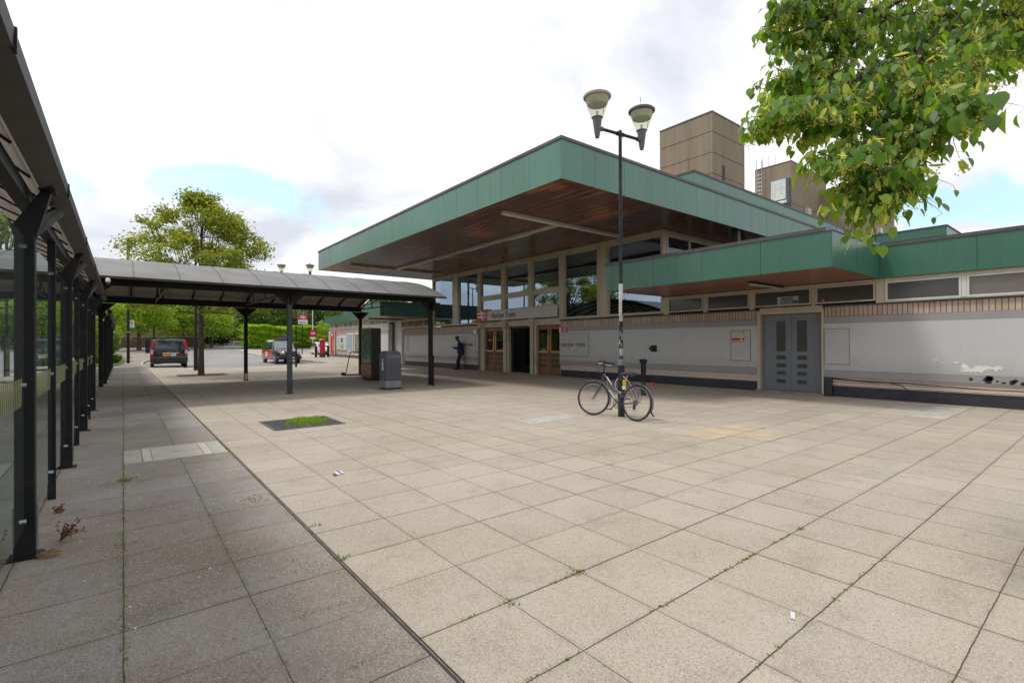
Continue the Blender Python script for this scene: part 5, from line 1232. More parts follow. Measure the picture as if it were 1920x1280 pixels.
# ---------------------------------------------------------------- vehicles
M_vblk = mat('van black paint', (0.012, 0.013, 0.016), 0.22, 0.0, var=.1, coat=1.0); M_vglass = mat('vehicle glass', (0.03, 0.04, 0.045), 0.05, var=.1, spec=.9)
M_vtrim = mat('vehicle trim', (0.03, 0.03, 0.032), 0.6); M_hub = mat('wheel trim', (.35, .35, .36), .4, .6); M_chrome = mat('chrome', (.8, .8, .8), .15, 1.0)
M_tail = mat('tail lamp red', (.55, .02, .03), .2, var=.05); M_clear = mat('lamp clear', (.55, .55, .55), .15)
def loft_body(stations, parent, mt, name='body', paint=None):
    """stations along x: (x, half width, z bottom, z belt, roof half width, z roof)"""
    m = MB(); vs = []; k = 0
    for x, w_, zb, zt, wr, zr in stations:
        half = [(.0, zb), (w_*.82, zb), (w_*.97, zb+.06), (w_, zb+.25*(zt-zb)), (w_, zb+.75*(zt-zb)), (w_*.975, zt), (wr+.03, zr-.10), (wr*.93, zr-.025), (wr*.7, zr), (0, zr)]
        ring = half+[(-a, b) for a, b in half[-2:0:-1]]; k = len(ring)
        vs += [(x, a, b) for a, b in ring]
    fs_ = []
    for i in range(len(stations)-1):
        for j in range(k): fs_.append((i*k+j, i*k+(j+1) % k, (i+1)*k+(j+1) % k, (i+1)*k+j))
    fs_ += [tuple(range(k)), tuple(range((len(stations)-1)*k, len(stations)*k))]
    m.add(vs, fs_); ob = m.build(name, mt, parent, smooth=True, local=True)
    if paint:
        ob.data.materials.append(paint[0])
        for p in ob.data.polygons:
            if paint[1](p.center): p.material_index = 1
    return ob
def vwheel(parent, x, y, r, w_=.20):
    s = 1 if y > 0 else -1
    t = MB().tube([(x, y-s*w_, r), (x, y-s*w_*.9, r), (x, y-.01*s, r), (x, y, r)], [r*.93, r, r, r*.93], 24).build('wheel', M_tyre, parent, smooth=True, local=True)
    MB().tube([(x, y, r), (x, y+s*.012, r)], [r*.66, r*.6], 20).build('rim', M_hub, t, smooth=True, local=True)
    MB().tube([(x, y-s*.10, r+.02), (x, y-s*.02, r+.02)], r*1.17, 24).build('wheel_arch', M_vtrim, parent, smooth=True, local=True)
def quad(m, pts, th=(0, 0, .004)): m.prism(pts, th); return m
# black van seen from behind
vz = tz(2.5, 41)-.1
van = thing('van', 'black people carrier van with tall red tail lamps parked at the kerb', 'van', (2.42, 41.0, vz), (0, 0, R(88)))
S = [(-2.42, .90, .42, 1.0, .80, 1.30), (-2.38, .98, .34, 1.02, .86, 1.78), (-2.30, 1.0, .30, 1.04, .89, 1.88), (-1.5, 1.01, .28, 1.05, .91, 1.92), (.6, 1.01, .28, 1.05, .91, 1.92), (1.2, 1.0, .28, 1.05, .88, 1.85), (1.9, .98, .28, 1.0, .75, 1.20), (2.4, .92, .30, .85, .6, .95), (2.5, .8, .38, .75, .5, .8)]
loft_body(S, van, M_vblk)
m = MB(); quad(m, [(-2.435, -.78, 1.14), (-2.435, .78, 1.14), (-2.385, .70, 1.78), (-2.385, -.70, 1.78)], (-.01, 0, 0)); m.build('rear_window', M_vglass, van, local=True)
for s in (-1, 1):
    m = MB(); quad(m, [(-2.442, s*.98, 1.20), (-2.442, s*.82, 1.20), (-2.40, s*.79, 1.76), (-2.39, s*.90, 1.76)], (-.012, 0, 0)); quad(m, [(-2.452, s*.99, .78), (-2.452, s*.84, .78), (-2.452, s*.84, .95), (-2.452, s*.99, .95)], (-.012, 0, 0)); m.build('tail_lamp', M_tail, van, local=True)
    m = MB(); quad(m, [(-2.450, s*.985, .955), (-2.450, s*.83, .955), (-2.446, s*.83, 1.195), (-2.446, s*.985, 1.195)], (-.012, 0, 0)); m.build('reversing_lamp', M_clear, van, local=True)
    MB().box(1.05, 1.2, s*1.02, s*1.24, 1.05, 1.25).build('mirror', M_vtrim, van, local=True, bevel=.02)
    m = MB(); quad(m, [(-2.0, s*1.0, 1.14), (.9, s*1.0, 1.14), (.75, s*.935, 1.72), (-1.95, s*.935, 1.72)], (0, s*.012, 0)); m.build('side_window', M_vglass, van, local=True)
    for x in (-1.55, 1.5): vwheel(van, x, s*.99, .33)
MB().box(-2.50, -2.42, -.50, .38, .98, 1.02).build('chrome_strip', M_chrome, van, local=True)
MB().box(-2.468, -2.452, -.02, .34, .80, .97).build('orange_plate', mat('plate orange', (.75, .33, .03), .5), van, local=True)
MB().box(-2.468, -2.452, -.36, -.06, .80, .97).build('white_plate', mat('plate white', (.60, .68, .72), .5), van, local=True)
MB().box(-2.53, -2.40, -1.0, 1.0, .40, .72).build('bumper', M_vtrim, van, local=True, bevel=.05)
MB().box(-2.55, -2.40, -.96, .96, .70, .735).build('bumper_strip', mat('bumper strip', (.20, .20, .21), .3), van, local=True)
MB().box(-2.535, -2.3, -.5, .42, .30, .34).build('tow_step', M_chrome, van, local=True)
MB().box(-2.46, -2.44, .22, .60, 1.85, 1.9).build('spoiler', M_vblk, van, local=True)
# black and red taxi
def hackney(x, y, rz):
    z = tz(x, y)-.1
    o = thing('taxi', 'rounded black taxi with red painted side facing the plaza', 'taxi', (x, y, z), (0, 0, rz))
    S = [(-2.25, .68, .45, .85, .5, .98), (-2.15, .82, .32, .95, .62, 1.30), (-1.95, .87, .28, 1.0, .68, 1.62), (-1.2, .89, .26, 1.02, .70, 1.74), (0, .89, .26, 1.02, .70, 1.76), (.45, .89, .26, 1.02, .69, 1.70), (.95, .88, .26, 1.0, .66, 1.16), (1.2, .87, .26, .97, .60, 1.07), (1.9, .82, .28, .90, .5, .98), (2.2, .72, .32, .78, .45, .86), (2.28, .6, .42, .7, .4, .74)]
    loft_body(S, o, M_vblk, paint=(mat('taxi red', (.42, .025, .02), .3, coat=.6), lambda c: abs(c.y) > .8 and -2.1 < c.x < .9 and .30 < c.z < 1.0))
    m = MB(); quad(m, [(1.02, -.70, 1.10), (1.02, .70, 1.10), (.50, .62, 1.64), (.50, -.62, 1.64)], (.012, 0, .01)); m.build('windscreen', mat('windscreen', (.22, .27, .29), .08, spec=.9), o, local=True)
    MB().box(-1.8, .40, -.55, .55, 1.755, 1.775).build('painted_roof_sheen', mat('painted roof sheen', (.30, .31, .34), .25), o, local=True, bevel=.008)  # pale grey sheet paints a sheen of light onto the black roof
    MB().box(.15, .38, -.28, .28, 1.76, 1.88).build('roof_sign', mat('roof sign', (.12, .07, .05), .4), o, local=True, bevel=.03)
    for s in (-1, 1):
        m = MB(); quad(m, [(-1.7, s*.875, 1.08), (.72, s*.875, 1.08), (.35, s*.745, 1.60), (-1.5, s*.745, 1.60)], (0, s*.012, 0)); m.build('side_window', M_vglass, o, local=True)
        m = MB()
        for x_ in (-.75, .15): quad(m, [(x_-.03, s*.89, 1.06), (x_+.03, s*.89, 1.06), (x_+.03, s*.76, 1.62), (x_-.03, s*.76, 1.62)], (0, s*.014, 0))
        m.build('window_pillar', M_vblk, o, local=True)
        MB().box(-1.0, -.985, s*.886, s*.893, .36, 1.0).build('door_gap', M_vtrim, o, local=True); MB().box(.0, .015, s*.886, s*.893, .36, 1.0).build('door_gap', M_vtrim, o, local=True)
        m = MB(); quad(m, [(-.85, s*.887, .50), (-.35, s*.887, .50), (-.35, s*.887, .86), (-.85, s*.887, .86)], (0, s*.005, 0)); m.build('white_lettering_patch', M_wht, o, local=True)
        MB().tube([(2.12, s*.55, .72), (2.26, s*.55, .72)], .13, 14).build('headlamp', M_clear, o, smooth=True, local=True)
        MB().box(.72, .85, s*.90, s*1.08, 1.05, 1.2).build('mirror', M_vtrim, o, local=True, bevel=.02)
        for x_ in (-1.45, 1.42): vwheel(o, x_, s*.86, .33)
    MB().box(2.15, 2.34, -.80, .80, .32, .55).build('bumper', M_vtrim, o, local=True, bevel=.05)
    MB().box(2.24, 2.31, -.38, .38, .58, .86).build('grille', mat('grille', (.10, .10, .11), .3, .5), o, local=True, bevel=.01)
    MB().box(2.342, 2.35, -.26, .26, .38, .48).build('number_plate', M_wht, o, local=True)
    return o
hackney(9.55, 40.8, R(-87))
M_cwhite = mat('car white paint', (.62, .63, .65), .25, var=.03, coat=1.0)
def hatchback(x, y, rz, label, z=None, group=None):
    z = tz(x, y)-.1 if z is None else z
    o = thing('parked_car', label, 'car', (x, y, z), (0, 0, rz), group)
    S = [(-1.95, .68, .42, .80, .5, .92), (-1.88, .80, .30, .88, .58, 1.15), (-1.6, .85, .25, .92, .62, 1.40), (-.9, .86, .22, .93, .64, 1.48), (-.1, .86, .22, .92, .64, 1.46), (.45, .86, .22, .90, .62, 1.28), (1.0, .85, .22, .88, .60, .98), (1.6, .82, .24, .80, .55, .86), (1.9, .72, .28, .68, .45, .74), (1.97, .6, .36, .6, .4, .64)]
    loft_body(S, o, M_cwhite)
    m = MB(); quad(m, [(1.03, -.68, .96), (1.03, .68, .96), (.22, .56, 1.36), (.22, -.56, 1.36)], (.012, 0, .012)); m.build('windscreen', M_vglass, o, local=True)
    m = MB(); quad(m, [(-1.93, -.62, .95), (-1.93, .62, .95), (-1.66, .54, 1.36), (-1.66, -.54, 1.36)], (-.012, 0, .012)); m.build('rear_window', M_vglass, o, local=True)
    for s in (-1, 1):
        m = MB(); quad(m, [(-1.5, s*.85, .97), (.82, s*.85, .95), (.12, s*.70, 1.36), (-1.25, s*.70, 1.39)], (0, s*.012, 0)); m.build('side_window', M_vglass, o, local=True)
        MB().box(1.72, 1.9, s*.50, s*.76, .58, .74).build('headlamp', M_clear, o, local=True, bevel=.03)
        MB().box(-1.93, -1.82, s*.60, s*.80, .72, .98).build('tail_lamp', M_tail, o, local=True, bevel=.02)
        MB().box(.55, .68, s*.88, s*1.02, .92, 1.04).build('mirror', M_cwhite, o, local=True, bevel=.02)
        for x_ in (-1.22, 1.25): vwheel(o, x_, s*.84, .30, .18)
    MB().box(1.9, 1.99, -.45, .45, .30, .46).build('grille', M_vtrim, o, local=True, bevel=.02)
    return o
c1 = hatchback(17.35, 55.9, R(-93), 'silver white hatchback half hidden by the red pillar box')
c2 = hatchback(3.05, 97, R(-60), 'white car behind the brick wall, left of two', 2.62, None)
c3 = copy_tree(c2); c3.location = (5.6, 98, 2.35); c3.rotation_euler = (0, 0, R(20)); c3['label'] = 'white car roof just showing over the brick wall, right of two'

# ---------------------------------------------------------------- person
def skin_mesh(name, pts, edges, rad, mt, parent, root=0, sub=2):
    me = bpy.data.meshes.new(name); me.from_pydata(pts, edges, []); ob = bpy.data.objects.new(name, me); COL.objects.link(ob)
    md = ob.modifiers.new('skin', 'SKIN'); md.use_smooth_shade = True
    for i, r in enumerate(rad):
        v = me.skin_vertices[0].data[i]; v.radius = (r, r) if not isinstance(r, tuple) else r; v.use_root = (i == root)
    if sub: s_ = ob.modifiers.new('sub', 'SUBSURF'); s_.levels = sub; s_.render_levels = sub
    dg = bpy.context.evaluated_depsgraph_get(); nm = bpy.data.meshes.new_from_object(ob.evaluated_get(dg))
    bpy.data.objects.remove(ob); bpy.data.meshes.remove(me)
    nm.name = name; nm.materials.clear(); nm.materials.append(mt)
    for p in nm.polygons: p.material_index = 0; p.use_smooth = True
    o = bpy.data.objects.new(name, nm); COL.objects.link(o); o.parent = parent; return o
M_skin = mat('skin', (.11, .058, .036), .5, var=.08); M_suit = mat('navy suit', (.020, .025, .060), .75, var=.15, scale=6); M_hair = mat('black hair', (.008, .007, .006), .9)
pe = thing('person', 'person in dark navy suit leaning back on the wall, head bowed over a phone', 'person', (15.02, 23.95, 0), (0, 0, R(150)))
# local x = facing direction, y = left, z = up
def arm(s, hand):
    sh = (-.06, s*.20, 1.50); el = (-.02 if s > 0 else .0, s*.25, 1.20); wr = (hand[0]-.07, hand[1]+s*.02, hand[2]-.02)
    return [sh, el, wr]
hR = (.30, -.05, 1.27); hL = (.27, .07, 1.22)
P = []; E_ = []; Rd = []
def ap(p, r, prev=None):
    P.append(p); Rd.append(r)
    if prev is not None: E_.append((prev, len(P)-1))
    return len(P)-1
pel = ap((-.16, 0, 1.00), (.14, .11)); sp = ap((-.14, 0, 1.22), (.13, .10), pel); ch = ap((-.10, 0, 1.44), (.15, .11), sp); nk = ap((-.04, 0, 1.59), .075, ch)
nk2 = ap((.02, 0, 1.66), .072, nk); hd = ap((.07, 0, 1.73), (.115, .10), nk2); hd2 = ap((.085, 0, 1.80), (.125, .11), hd); tp = ap((.09, 0, 1.90), (.11, .10), hd2)
for s, hnd in ((-1, hR), (1, hL)):
    sh, el, wr = arm(s, hnd); a = ap(sh, .06, ch); b = ap(el, .045, a); c = ap(wr, .030, b); pm = ap((hnd[0]-.01, hnd[1], hnd[2]), (.022, .036), c)
    for k in range(4):
        f1 = ap((hnd[0]+.035, hnd[1]-s*.0+(k-1.5)*.018, hnd[2]+.012), .0085, pm); f2 = ap((hnd[0]+.055+.004*(k in (1, 2)), hnd[1]+(k-1.5)*.018-s*.006, hnd[2]+.035), .008, f1); ap((hnd[0]+.045, hnd[1]+(k-1.5)*.018-s*.014, hnd[2]+.052), .007, f2)
    t1_ = ap((hnd[0]+.0, hnd[1]-s*.03, hnd[2]+.025), .010, pm); ap((hnd[0]+.03, hnd[1]-s*.036, hnd[2]+.045), .009, t1_)
for s, fx_ in ((-1, -.02), (1, .10)):
    a = ap((-.12, s*.09, .94), .085, pel); b = ap((-.02+fx_*.4, s*.10, .52), .055, a); c = ap((fx_, s*.11, .10), .038, b); ap((fx_+.13, s*.12, .04), .033, c)
skin_mesh('body', P, E_, Rd, M_skin, pe)
# facial features
m = MB()
m.lathe([(.0, .0), (.011, .008), (.0, .03)], (.175, 0, 1.735), 8, False); m.build('nose', M_skin, pe, smooth=True, local=True)
m = MB()
for s in (-1, 1): m.lathe([(.0, -.012), (.012, 0), (.0, .012)], (.165, s*.034, 1.77), 8, False)
m.build('eyes', mat('eye white', (.4, .38, .36), .3), pe, smooth=True, local=True)
m = MB(); m.box(.160, .172, -.024, .024, 1.70, 1.71); m.build('mouth', mat('lips', (.07, .02, .018), .5), pe, local=True)
m = MB()
for s in (-1, 1): m.lathe([(.0, -.03), (.014, -.01), (.014, .015), (.0, .03)], (.06, s*.098, 1.76), 8, False)
m.build('ears', M_skin, pe, smooth=True, local=True)
# hair as a close cap
m = MB(); n_ = 16; vs = []; fs_ = []
for i in range(7):
    th = math.pi*.62*i/6
    for k in range(n_):
        a = 2*math.pi*k/n_; vs.append((.068+math.sin(th)*math.cos(a)*.118-.015*math.sin(th)*(math.cos(a) < 0), math.sin(th)*math.sin(a)*.108, 1.80+math.cos(th)*.118+(.05 if math.cos(a) > .3 and i > 3 else 0)))
for i in range(6):
    for k in range(n_): fs_.append((i*n_+k, i*n_+(k+1) % n_, (i+1)*n_+(k+1) % n_, (i+1)*n_+k))
m.add(vs, fs_); m.build('hair', M_hair, pe, smooth=True, local=True)
# jacket
P = []; E_ = []; Rd = []
pel = ap((-.13, 0, .80), (.215, .20)); a0_ = ap((-.13, 0, 1.05), (.21, .19), pel); sp = ap((-.13, 0, 1.25), (.20, .185), a0_); ch = ap((-.12, 0, 1.43), (.22, .175), sp); ap((-.08, 0, 1.56), (.12, .10), ch)
for s, hnd in ((-1, hR), (1, hL)):
    sh, el, wr = arm(s, hnd); a = ap(sh, .10, ch); b = ap(el, .085, a); ap((wr[0]-.01, wr[1], wr[2]), .058, b)
skin_mesh('jacket', P, E_, Rd, M_suit, pe)
P = []; E_ = []; Rd = []
pel = ap((-.12, 0, .95), (.13, .13))
for s, fx_ in ((-1, -.02), (1, .10)):
    a = ap((-.11, s*.10, .86), .13, pel); b = ap((-.02+fx_*.4, s*.11, .50), .098, a); ap((fx_-.01, s*.11, .09), .078, b)
skin_mesh('trousers', P, E_, Rd, mat('navy trousers', (.018, .020, .052), .8), pe)
m = MB()
m.prism([(.0, -.06, 1.58), (.0, .06, 1.58), (.035, .0, 1.2)], (.02, 0, 0)); m.prism([(-.03, -.055, 1.60), (.03, -.05, 1.60), (.03, .05, 1.60), (-.03, .055, 1.60)], (0, 0, -.04)); m.build('shirt', mat('shirt', (.55, .55, .58), .7), pe, local=True)
m = MB(); m.prism([(.022, -.025, 1.55), (.022, .025, 1.55), (.06, .045, 1.12), (.06, .0, 1.04), (.06, -.045, 1.12)], (.012, 0, 0)); m.build('tie', mat('red tie', (.22, .01, .03), .6), pe, local=True)
for s, fx_ in ((-1, -.02), (1, .10)):
    m = MB(); x_ = fx_
    m.prism([(x_-.09, s*.11-.042, 0), (x_+.17, s*.12-.045, 0), (x_+.22, s*.12, 0), (x_+.17, s*.12+.045, 0), (x_-.09, s*.11+.042, 0)], (0, 0, .06)); m.lathe([(.055, .05), (.05, .12)], (x_-.02, s*.11, 0), 12)
    m.build('shoe', M_hair, pe, local=True, bevel=.012)
ph = thing('phone', 'small dark phone held by the person in navy suit', 'phone', (14.75, 24.1, 1.3))
c_, s_ = math.cos(R(150)), math.sin(R(150))
def loc2w(x, y, z): return (15.02+c_*x-s_*y, 23.95+s_*x+c_*y, z)
MB().prism([loc2w(.345, -.035, 1.27), loc2w(.345, .04, 1.27), loc2w(.385, .04, 1.40), loc2w(.385, -.035, 1.40)], (c_*.01, s_*.01, -.003)).build('case', M_blk, ph)

# ---------------------------------------------------------------- trees
def leaf_cards(centers, sizes, rng, up=0.5, fold=.25):
    n = len(centers)
    nrm = rng.normal(size=(n, 3)); nrm[:, 2] = np.abs(nrm[:, 2])+up; nrm /= np.linalg.norm(nrm, axis=1)[:, None]
    a = rng.normal(size=(n, 3)); u = a-(a*nrm).sum(1)[:, None]*nrm; u /= np.linalg.norm(u, axis=1)[:, None]; v = np.cross(nrm, u)
    s = sizes[:, None]
    p0 = centers-u*s*.5; p2 = centers+u*s*.5; p1 = centers+v*s*.38+nrm*s*fold*.4; p3 = centers-v*s*.38+nrm*s*fold*.4
    V = np.stack([p0, p1, p2, p3], 1).reshape(-1, 3)
    return V
def quads_mesh(name, V, k=4):
    n = len(V)//k; me = bpy.data.meshes.new(name); me.vertices.add(n*k); me.vertices.foreach_set('co', V.astype(np.float32).ravel())
    if k == 4:
        idx = np.arange(n)*4; F = np.stack([idx, idx+1, idx+2, idx, idx+2, idx+3], 1).reshape(-1)
        nf = n*2; L_ = 3
    me.loops.add(nf*L_); me.loops.foreach_set('vertex_index', F.astype(np.int32)); me.polygons.add(nf)
    me.polygons.foreach_set('loop_start', (np.arange(nf)*L_).astype(np.int32)); me.polygons.foreach_set('loop_total', np.full(nf, L_, np.int32))
    me.update(calc_edges=True); me.validate(); return me
M_bark = mat('bark', (.085, .070, .052), .95, var=.35, scale=7, streak=True, bmp=.7, bsc=30)
def tree(name, label, x, y, z, H, cr, ch0, tr, ncl, nleaf, ls, mt, seed, group=None, flat=.38, cat='tree', clr=(.45, .8), shape=1.0, leanx=0, top=1.0, bark=None):
    """ch0: height at which the crown begins; cr: crown radius; ncl clumps of nleaf leaves"""
    g = np.random.default_rng(seed); q = random.Random(seed)
    o = thing(name, label, cat, (x, y, z), group=group)
    fork = Vector((leanx*.3, 0, ch0*.95)); m = MB()
    m.tube([(0, 0, -.1), (0, 0, .08), (leanx*.1, 0, ch0*.5), fork], [tr*1.25, tr, tr*.82, tr*.72], 12)
    topv = Vector((leanx, 0, H*.86)); m.tube([fork, fork.lerp(topv, .4)+Vector((.08, .05, 0)), topv], [tr*.62, tr*.35, tr*.08], 8)
    C = []
    for k in range(ncl):
        zz_ = q.random(); z_ = ch0+(H-ch0)*(zz_**.8); t = (z_-ch0)/(H-ch0)
        rmax = cr*(math.sin(math.pi*min(1, (t*.80+.22)))**.8)*shape if t < .99 else cr*.3
        a = q.uniform(0, 2*math.pi); rad = rmax*math.sqrt(q.uniform(.15, 1.0))*q.uniform(.85, 1.08)
        C.append(Vector((leanx*t+math.cos(a)*rad, math.sin(a)*rad, z_)))
    limbs = []
    for k, c in enumerate(C):
        if k % 2 == 0 or ncl < 40:
            t0 = q.uniform(.0, .55); b = fork.lerp(topv, t0); mid = b.lerp(c, .5)+Vector((0, 0, -.1*(c-b).length+q.uniform(-.1, .1)*(c-b).length)); r0 = tr*.30*(1-.5*t0)
            m.tube([b, b.lerp(mid, .5)+Vector((0, 0, .02)), mid, c], [r0, r0*.75, r0*.5, r0*.15], 5); limbs.append((mid, c))
    for c in C[1::2]:
        mid, e = min(limbs, key=lambda t: (t[0]-c).length) if limbs else (fork, c); m.tube([mid, mid.lerp(c, .5)+Vector((0, 0, .05)), c], [tr*.12, tr*.08, tr*.03], 4)
    m.build('trunk', bark or M_bark, o, smooth=True, local=True)
    pts = []
    for c in C:
        rc = q.uniform(*clr); k = int(nleaf*(rc/clr[1])**1.3); p = g.normal(size=(k, 3))*np.array([.5, .5, .5*flat])*rc
        p[:, 2] -= .10*rc*(p[:, 0]**2+p[:, 1]**2)/rc**2
        pts.append(p+np.array(c))
    pts = np.concatenate(pts); V = leaf_cards(pts, ls*g.uniform(.6, 1.3, len(pts)), g)
    me = quads_mesh('crown', V); me.materials.append(mt); cw_ = bpy.data.objects.new('crown', me); COL.objects.link(cw_); cw_.parent = o
    return o
M_leafA = leaf_mat('street tree leaves', [(.11, .16, .02), (.18, .235, .025), (.27, .31, .04), (.38, .37, .06), (.22, .27, .035)], .42)
M_leafB = leaf_mat('woodland leaves', [(.08, .145, .022), (.12, .20, .03), (.18, .26, .04), (.10, .16, .035)], .38)
M_leafC = leaf_mat('bright leaves', [(.17, .27, .025), (.25, .36, .035), (.33, .44, .05), (.19, .27, .035)], .42)
M_leafD = leaf_mat('dark leaves', [(.018, .035, .014), (.03, .055, .02), (.045, .075, .025)], .2)
M_leafH = leaf_mat('hedge leaves', [(.26, .42, .015), (.36, .54, .02), (.46, .60, .03), (.16, .30, .015)], .4)
tx, ty = 2.62, 25.3
tree('street_tree', 'airy yellow green street tree growing in the plaza behind the canopy', 2.96, 28.0, 0, 8.6, 3.5, 3.0, .14, 185, 240, .125, M_leafA, 52, None, .7, clr=(.26, .56), shape=1.0, top=1)
pit2 = thing('tree_surround', 'dark paving edge round the foot of the street tree', 'tree pit', (2.96, 28, 0))
m = MB(); m.box(2.0, 4.0, 27.2, 27.26, -.01, .012); m.box(2.0, 4.0, 28.74, 28.8, -.01, .012); m.box(2.0, 2.06, 27.26, 28.74, -.01, .012); m.box(3.94, 4.0, 27.26, 28.74, -.01, .012); m.build('edging', M_dark, pit2)
MB().box(2.06, 3.94, 27.26, 28.74, -.02, .006).build('soil', mat('tree soil', (.12, .09, .06), .95, var=.4, scale=12), pit2)
# trees beyond the road
GB = 'trees beyond the road'
protos = {
 'bright': tree('broadleaf_tree', 'bright green broad tree low over the brick wall, leftmost', 1.6, 79, tz(1.6, 79), 7.6, 4.2, 2.3, .28, 70, 170, .30, M_leafC, 31, GB, .6, clr=(.9, 1.7)),
 'wood': tree('broadleaf_tree', 'mid green rounded tree behind the hedge, left end', 17.5, 96, tz(17, 96)-.3, 9.0, 4.5, .6, .28, 80, 190, .36, M_leafB, 32, GB, .8, clr=(1.0, 1.9)),
 'dark': tree('dark_evergreen', 'dark dense evergreen beside the road bend, with a heavy low crown', 11.6, 97, tz(11, 97)-.2, 6.6, 2.8, .3, .3, 60, 230, .26, M_leafD, 33, GB, .8, clr=(.8, 1.4)),
}
def more(kind, x, y, s, rz, label, dz=-.2):
    c = copy_tree(protos[kind]); c.location = (x, y, tz(x, y)+dz); c.scale = (s, s, s*1.0); c.rotation_euler = (0, 0, rz); c['label'] = label; return c
for a in (('bright', 6.6, 83, .95, 1.3, 'bright green tree over the parked van roof'), ('bright', 10.4, 86, .85, 2.6, 'bright green small tree right of the street tree trunk'),
          ('bright', -3.2, 74, .9, 4.0, 'bright green tree at the left end of the brick wall'), ('wood', 22.8, 97, .85, .7, 'mid green tree behind the hedge centre'),
          ('wood', 28.6, 95, .92, 2.2, 'mid green tree behind the station pole sign'), ('wood', 33.5, 92, 1.0, 3.1, 'mid green tree behind the white slim mast'),
          ('wood', 38.8, 90, 1.0, 4.6, 'mid green tree behind the green fascia end of the wing'), ('wood', 1.5, 106, 1.35, 1.1, 'tall rounded tree far behind the brick wall'),
          ('wood', -7.5, 100, 1.45, 5.2, 'tall tree far behind the shelter end'), ('wood', 8.5, 110, 1.2, 3.9, 'tall tree in the gap behind the white cars'),
          ('wood', 14.5, 118, 1.1, 2.9, 'tree behind the dark evergreen by the road'), ('wood', 24, 122, 1.1, .3, 'distant tree closing the view up the road'),
          ('wood', 45, 96, 1.1, 1.3, 'tree hidden low behind the far wing roof'), ('dark', 14.2, 106, 1.0, 1.9, 'dark evergreen a little farther up the road'),
          ('dark', -1.5, 97, 1.2, .4, 'dark evergreen showing beneath the bright crowns by the wall'), ('dark', 5.2, 103, 1.0, 2.4, 'dark evergreen standing behind the two white cars'),
          ('dark', 20.5, 118, .9, 3.4, 'dark evergreen up the road beyond the barriers'), ('wood', 31, 130, 1.2, 5, 'highest distant tree on the hill right of the road')):
    more(*a)
for i, (x_, y_, s_) in enumerate(((-14, 92, .75), (-20, 86, .6), (-27, 84, .6), (52, 98, 1.1))):
    more('wood', x_, y_, s_, i*1.3, ('tree seen dimly through the far shelter glass', 'second tree seen through the shelter glass', 'third tree off beyond the shelter', 'last tree beyond the wing')[i])
# trees across the bus lane, seen through and mirrored in the glass
for i, (x_, y_, s_) in enumerate(((-17, 14, .8), (-19.5, 22, .9), (-18.5, 31, .62), (-16.5, 42, .92), (-19, 54, .42), (-20, 64, .40), (-19, 4, .9), (-18, -8, 1.0), (-24, 76, .45))):
    c = more('wood', x_, y_, s_, i*.9, ('tree across the bus lane opposite the second shelter post', 'tree across the bus lane opposite the crossing canopy', 'tree across the lane beyond the canopy', 'fourth tree across the bus lane', 'fifth tree across the bus lane', 'sixth tree across the bus lane', 'tree across the lane beside the camera', 'tree across the lane behind the camera', 'farthest tree across the bus lane')[i])
    c['group'] = 'trees across the bus lane'
# shrubs by the far shelter
def shrub(label, x, y, z, rx, ry, H, n, ls, mt, seed, name='shrub', group=None, box=False, cat='shrub'):
    g = np.random.default_rng(seed); o = thing(name, label, cat, (x, y, z), group=group)
    k = n; p = g.normal(size=(k, 3)); p /= np.linalg.norm(p, axis=1)[:, None]
    if box:
        p = g.uniform(-1, 1, (k, 3)); ax = g.choice(3, k, p=[.06, .62, .32]); p[np.arange(k), ax] = np.where(ax == 2, 1.0, np.sign(g.uniform(-1, 1, k)))
    lump = 1+.10*np.sin(p[:, 0]*9+seed)*np.cos(p[:, 1]*7)+.08*np.sin(p[:, 2]*11+p[:, 0]*5)
    rr_ = (g.uniform(.55, 1, k)**.35)*lump; p = p*rr_[:, None]*np.array([rx, ry, H/2])+np.array([0, 0, H/2]); p[:, 2] = np.maximum(p[:, 2], .02)
    me = quads_mesh('foliage', leaf_cards(p, ls*g.uniform(.6, 1.3, k), g)); me.materials.append(mt); f = bpy.data.objects.new('foliage', me); COL.objects.link(f); f.parent = o
    m = MB(); q = random.Random(seed)
    for _ in range(7):
        a = q.uniform(0, 6.28); m.tube([(0, 0, -.2), (math.cos(a)*rx*.3, math.sin(a)*ry*.3, H*.4), (math.cos(a)*rx*.6, math.sin(a)*ry*.6, H*.75)], [.04, .03, .01], 5)
    m.build('stems', M_bark, o, local=True)
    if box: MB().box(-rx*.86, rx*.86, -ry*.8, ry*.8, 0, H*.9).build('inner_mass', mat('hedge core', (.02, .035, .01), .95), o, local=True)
    return o
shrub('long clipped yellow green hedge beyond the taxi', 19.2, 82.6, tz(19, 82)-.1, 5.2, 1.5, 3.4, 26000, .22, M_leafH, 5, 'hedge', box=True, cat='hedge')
GS = 'shrubs along the far footpath edge'
for i, (x_, y_, rx, H, lab) in enumerate(((-1.75, 44, 1.1, 3.6, 'tall leafy shrub at the end of the far shelter'), (-1.6, 50, 1.4, 3.0, 'leafy shrub next to the sign post on the footpath'), (-1.9, 57, 1.6, 4.0, 'taller bush behind the leafy shrubs on the left'), (-.9, 47, .8, .8, 'low spreading weeds at the foot of the tall shrub'), (-3.5, 66, 2.6, 5.0, 'large bush at the corner of the footpath by the wall'))):
    shrub(lab, x_, y_, tz(x_, y_), rx, rx, H, 5200 if H > 1 else 1500, .16, M_leafC if i % 2 == 0 else M_leafB, 60+i, group=GS)
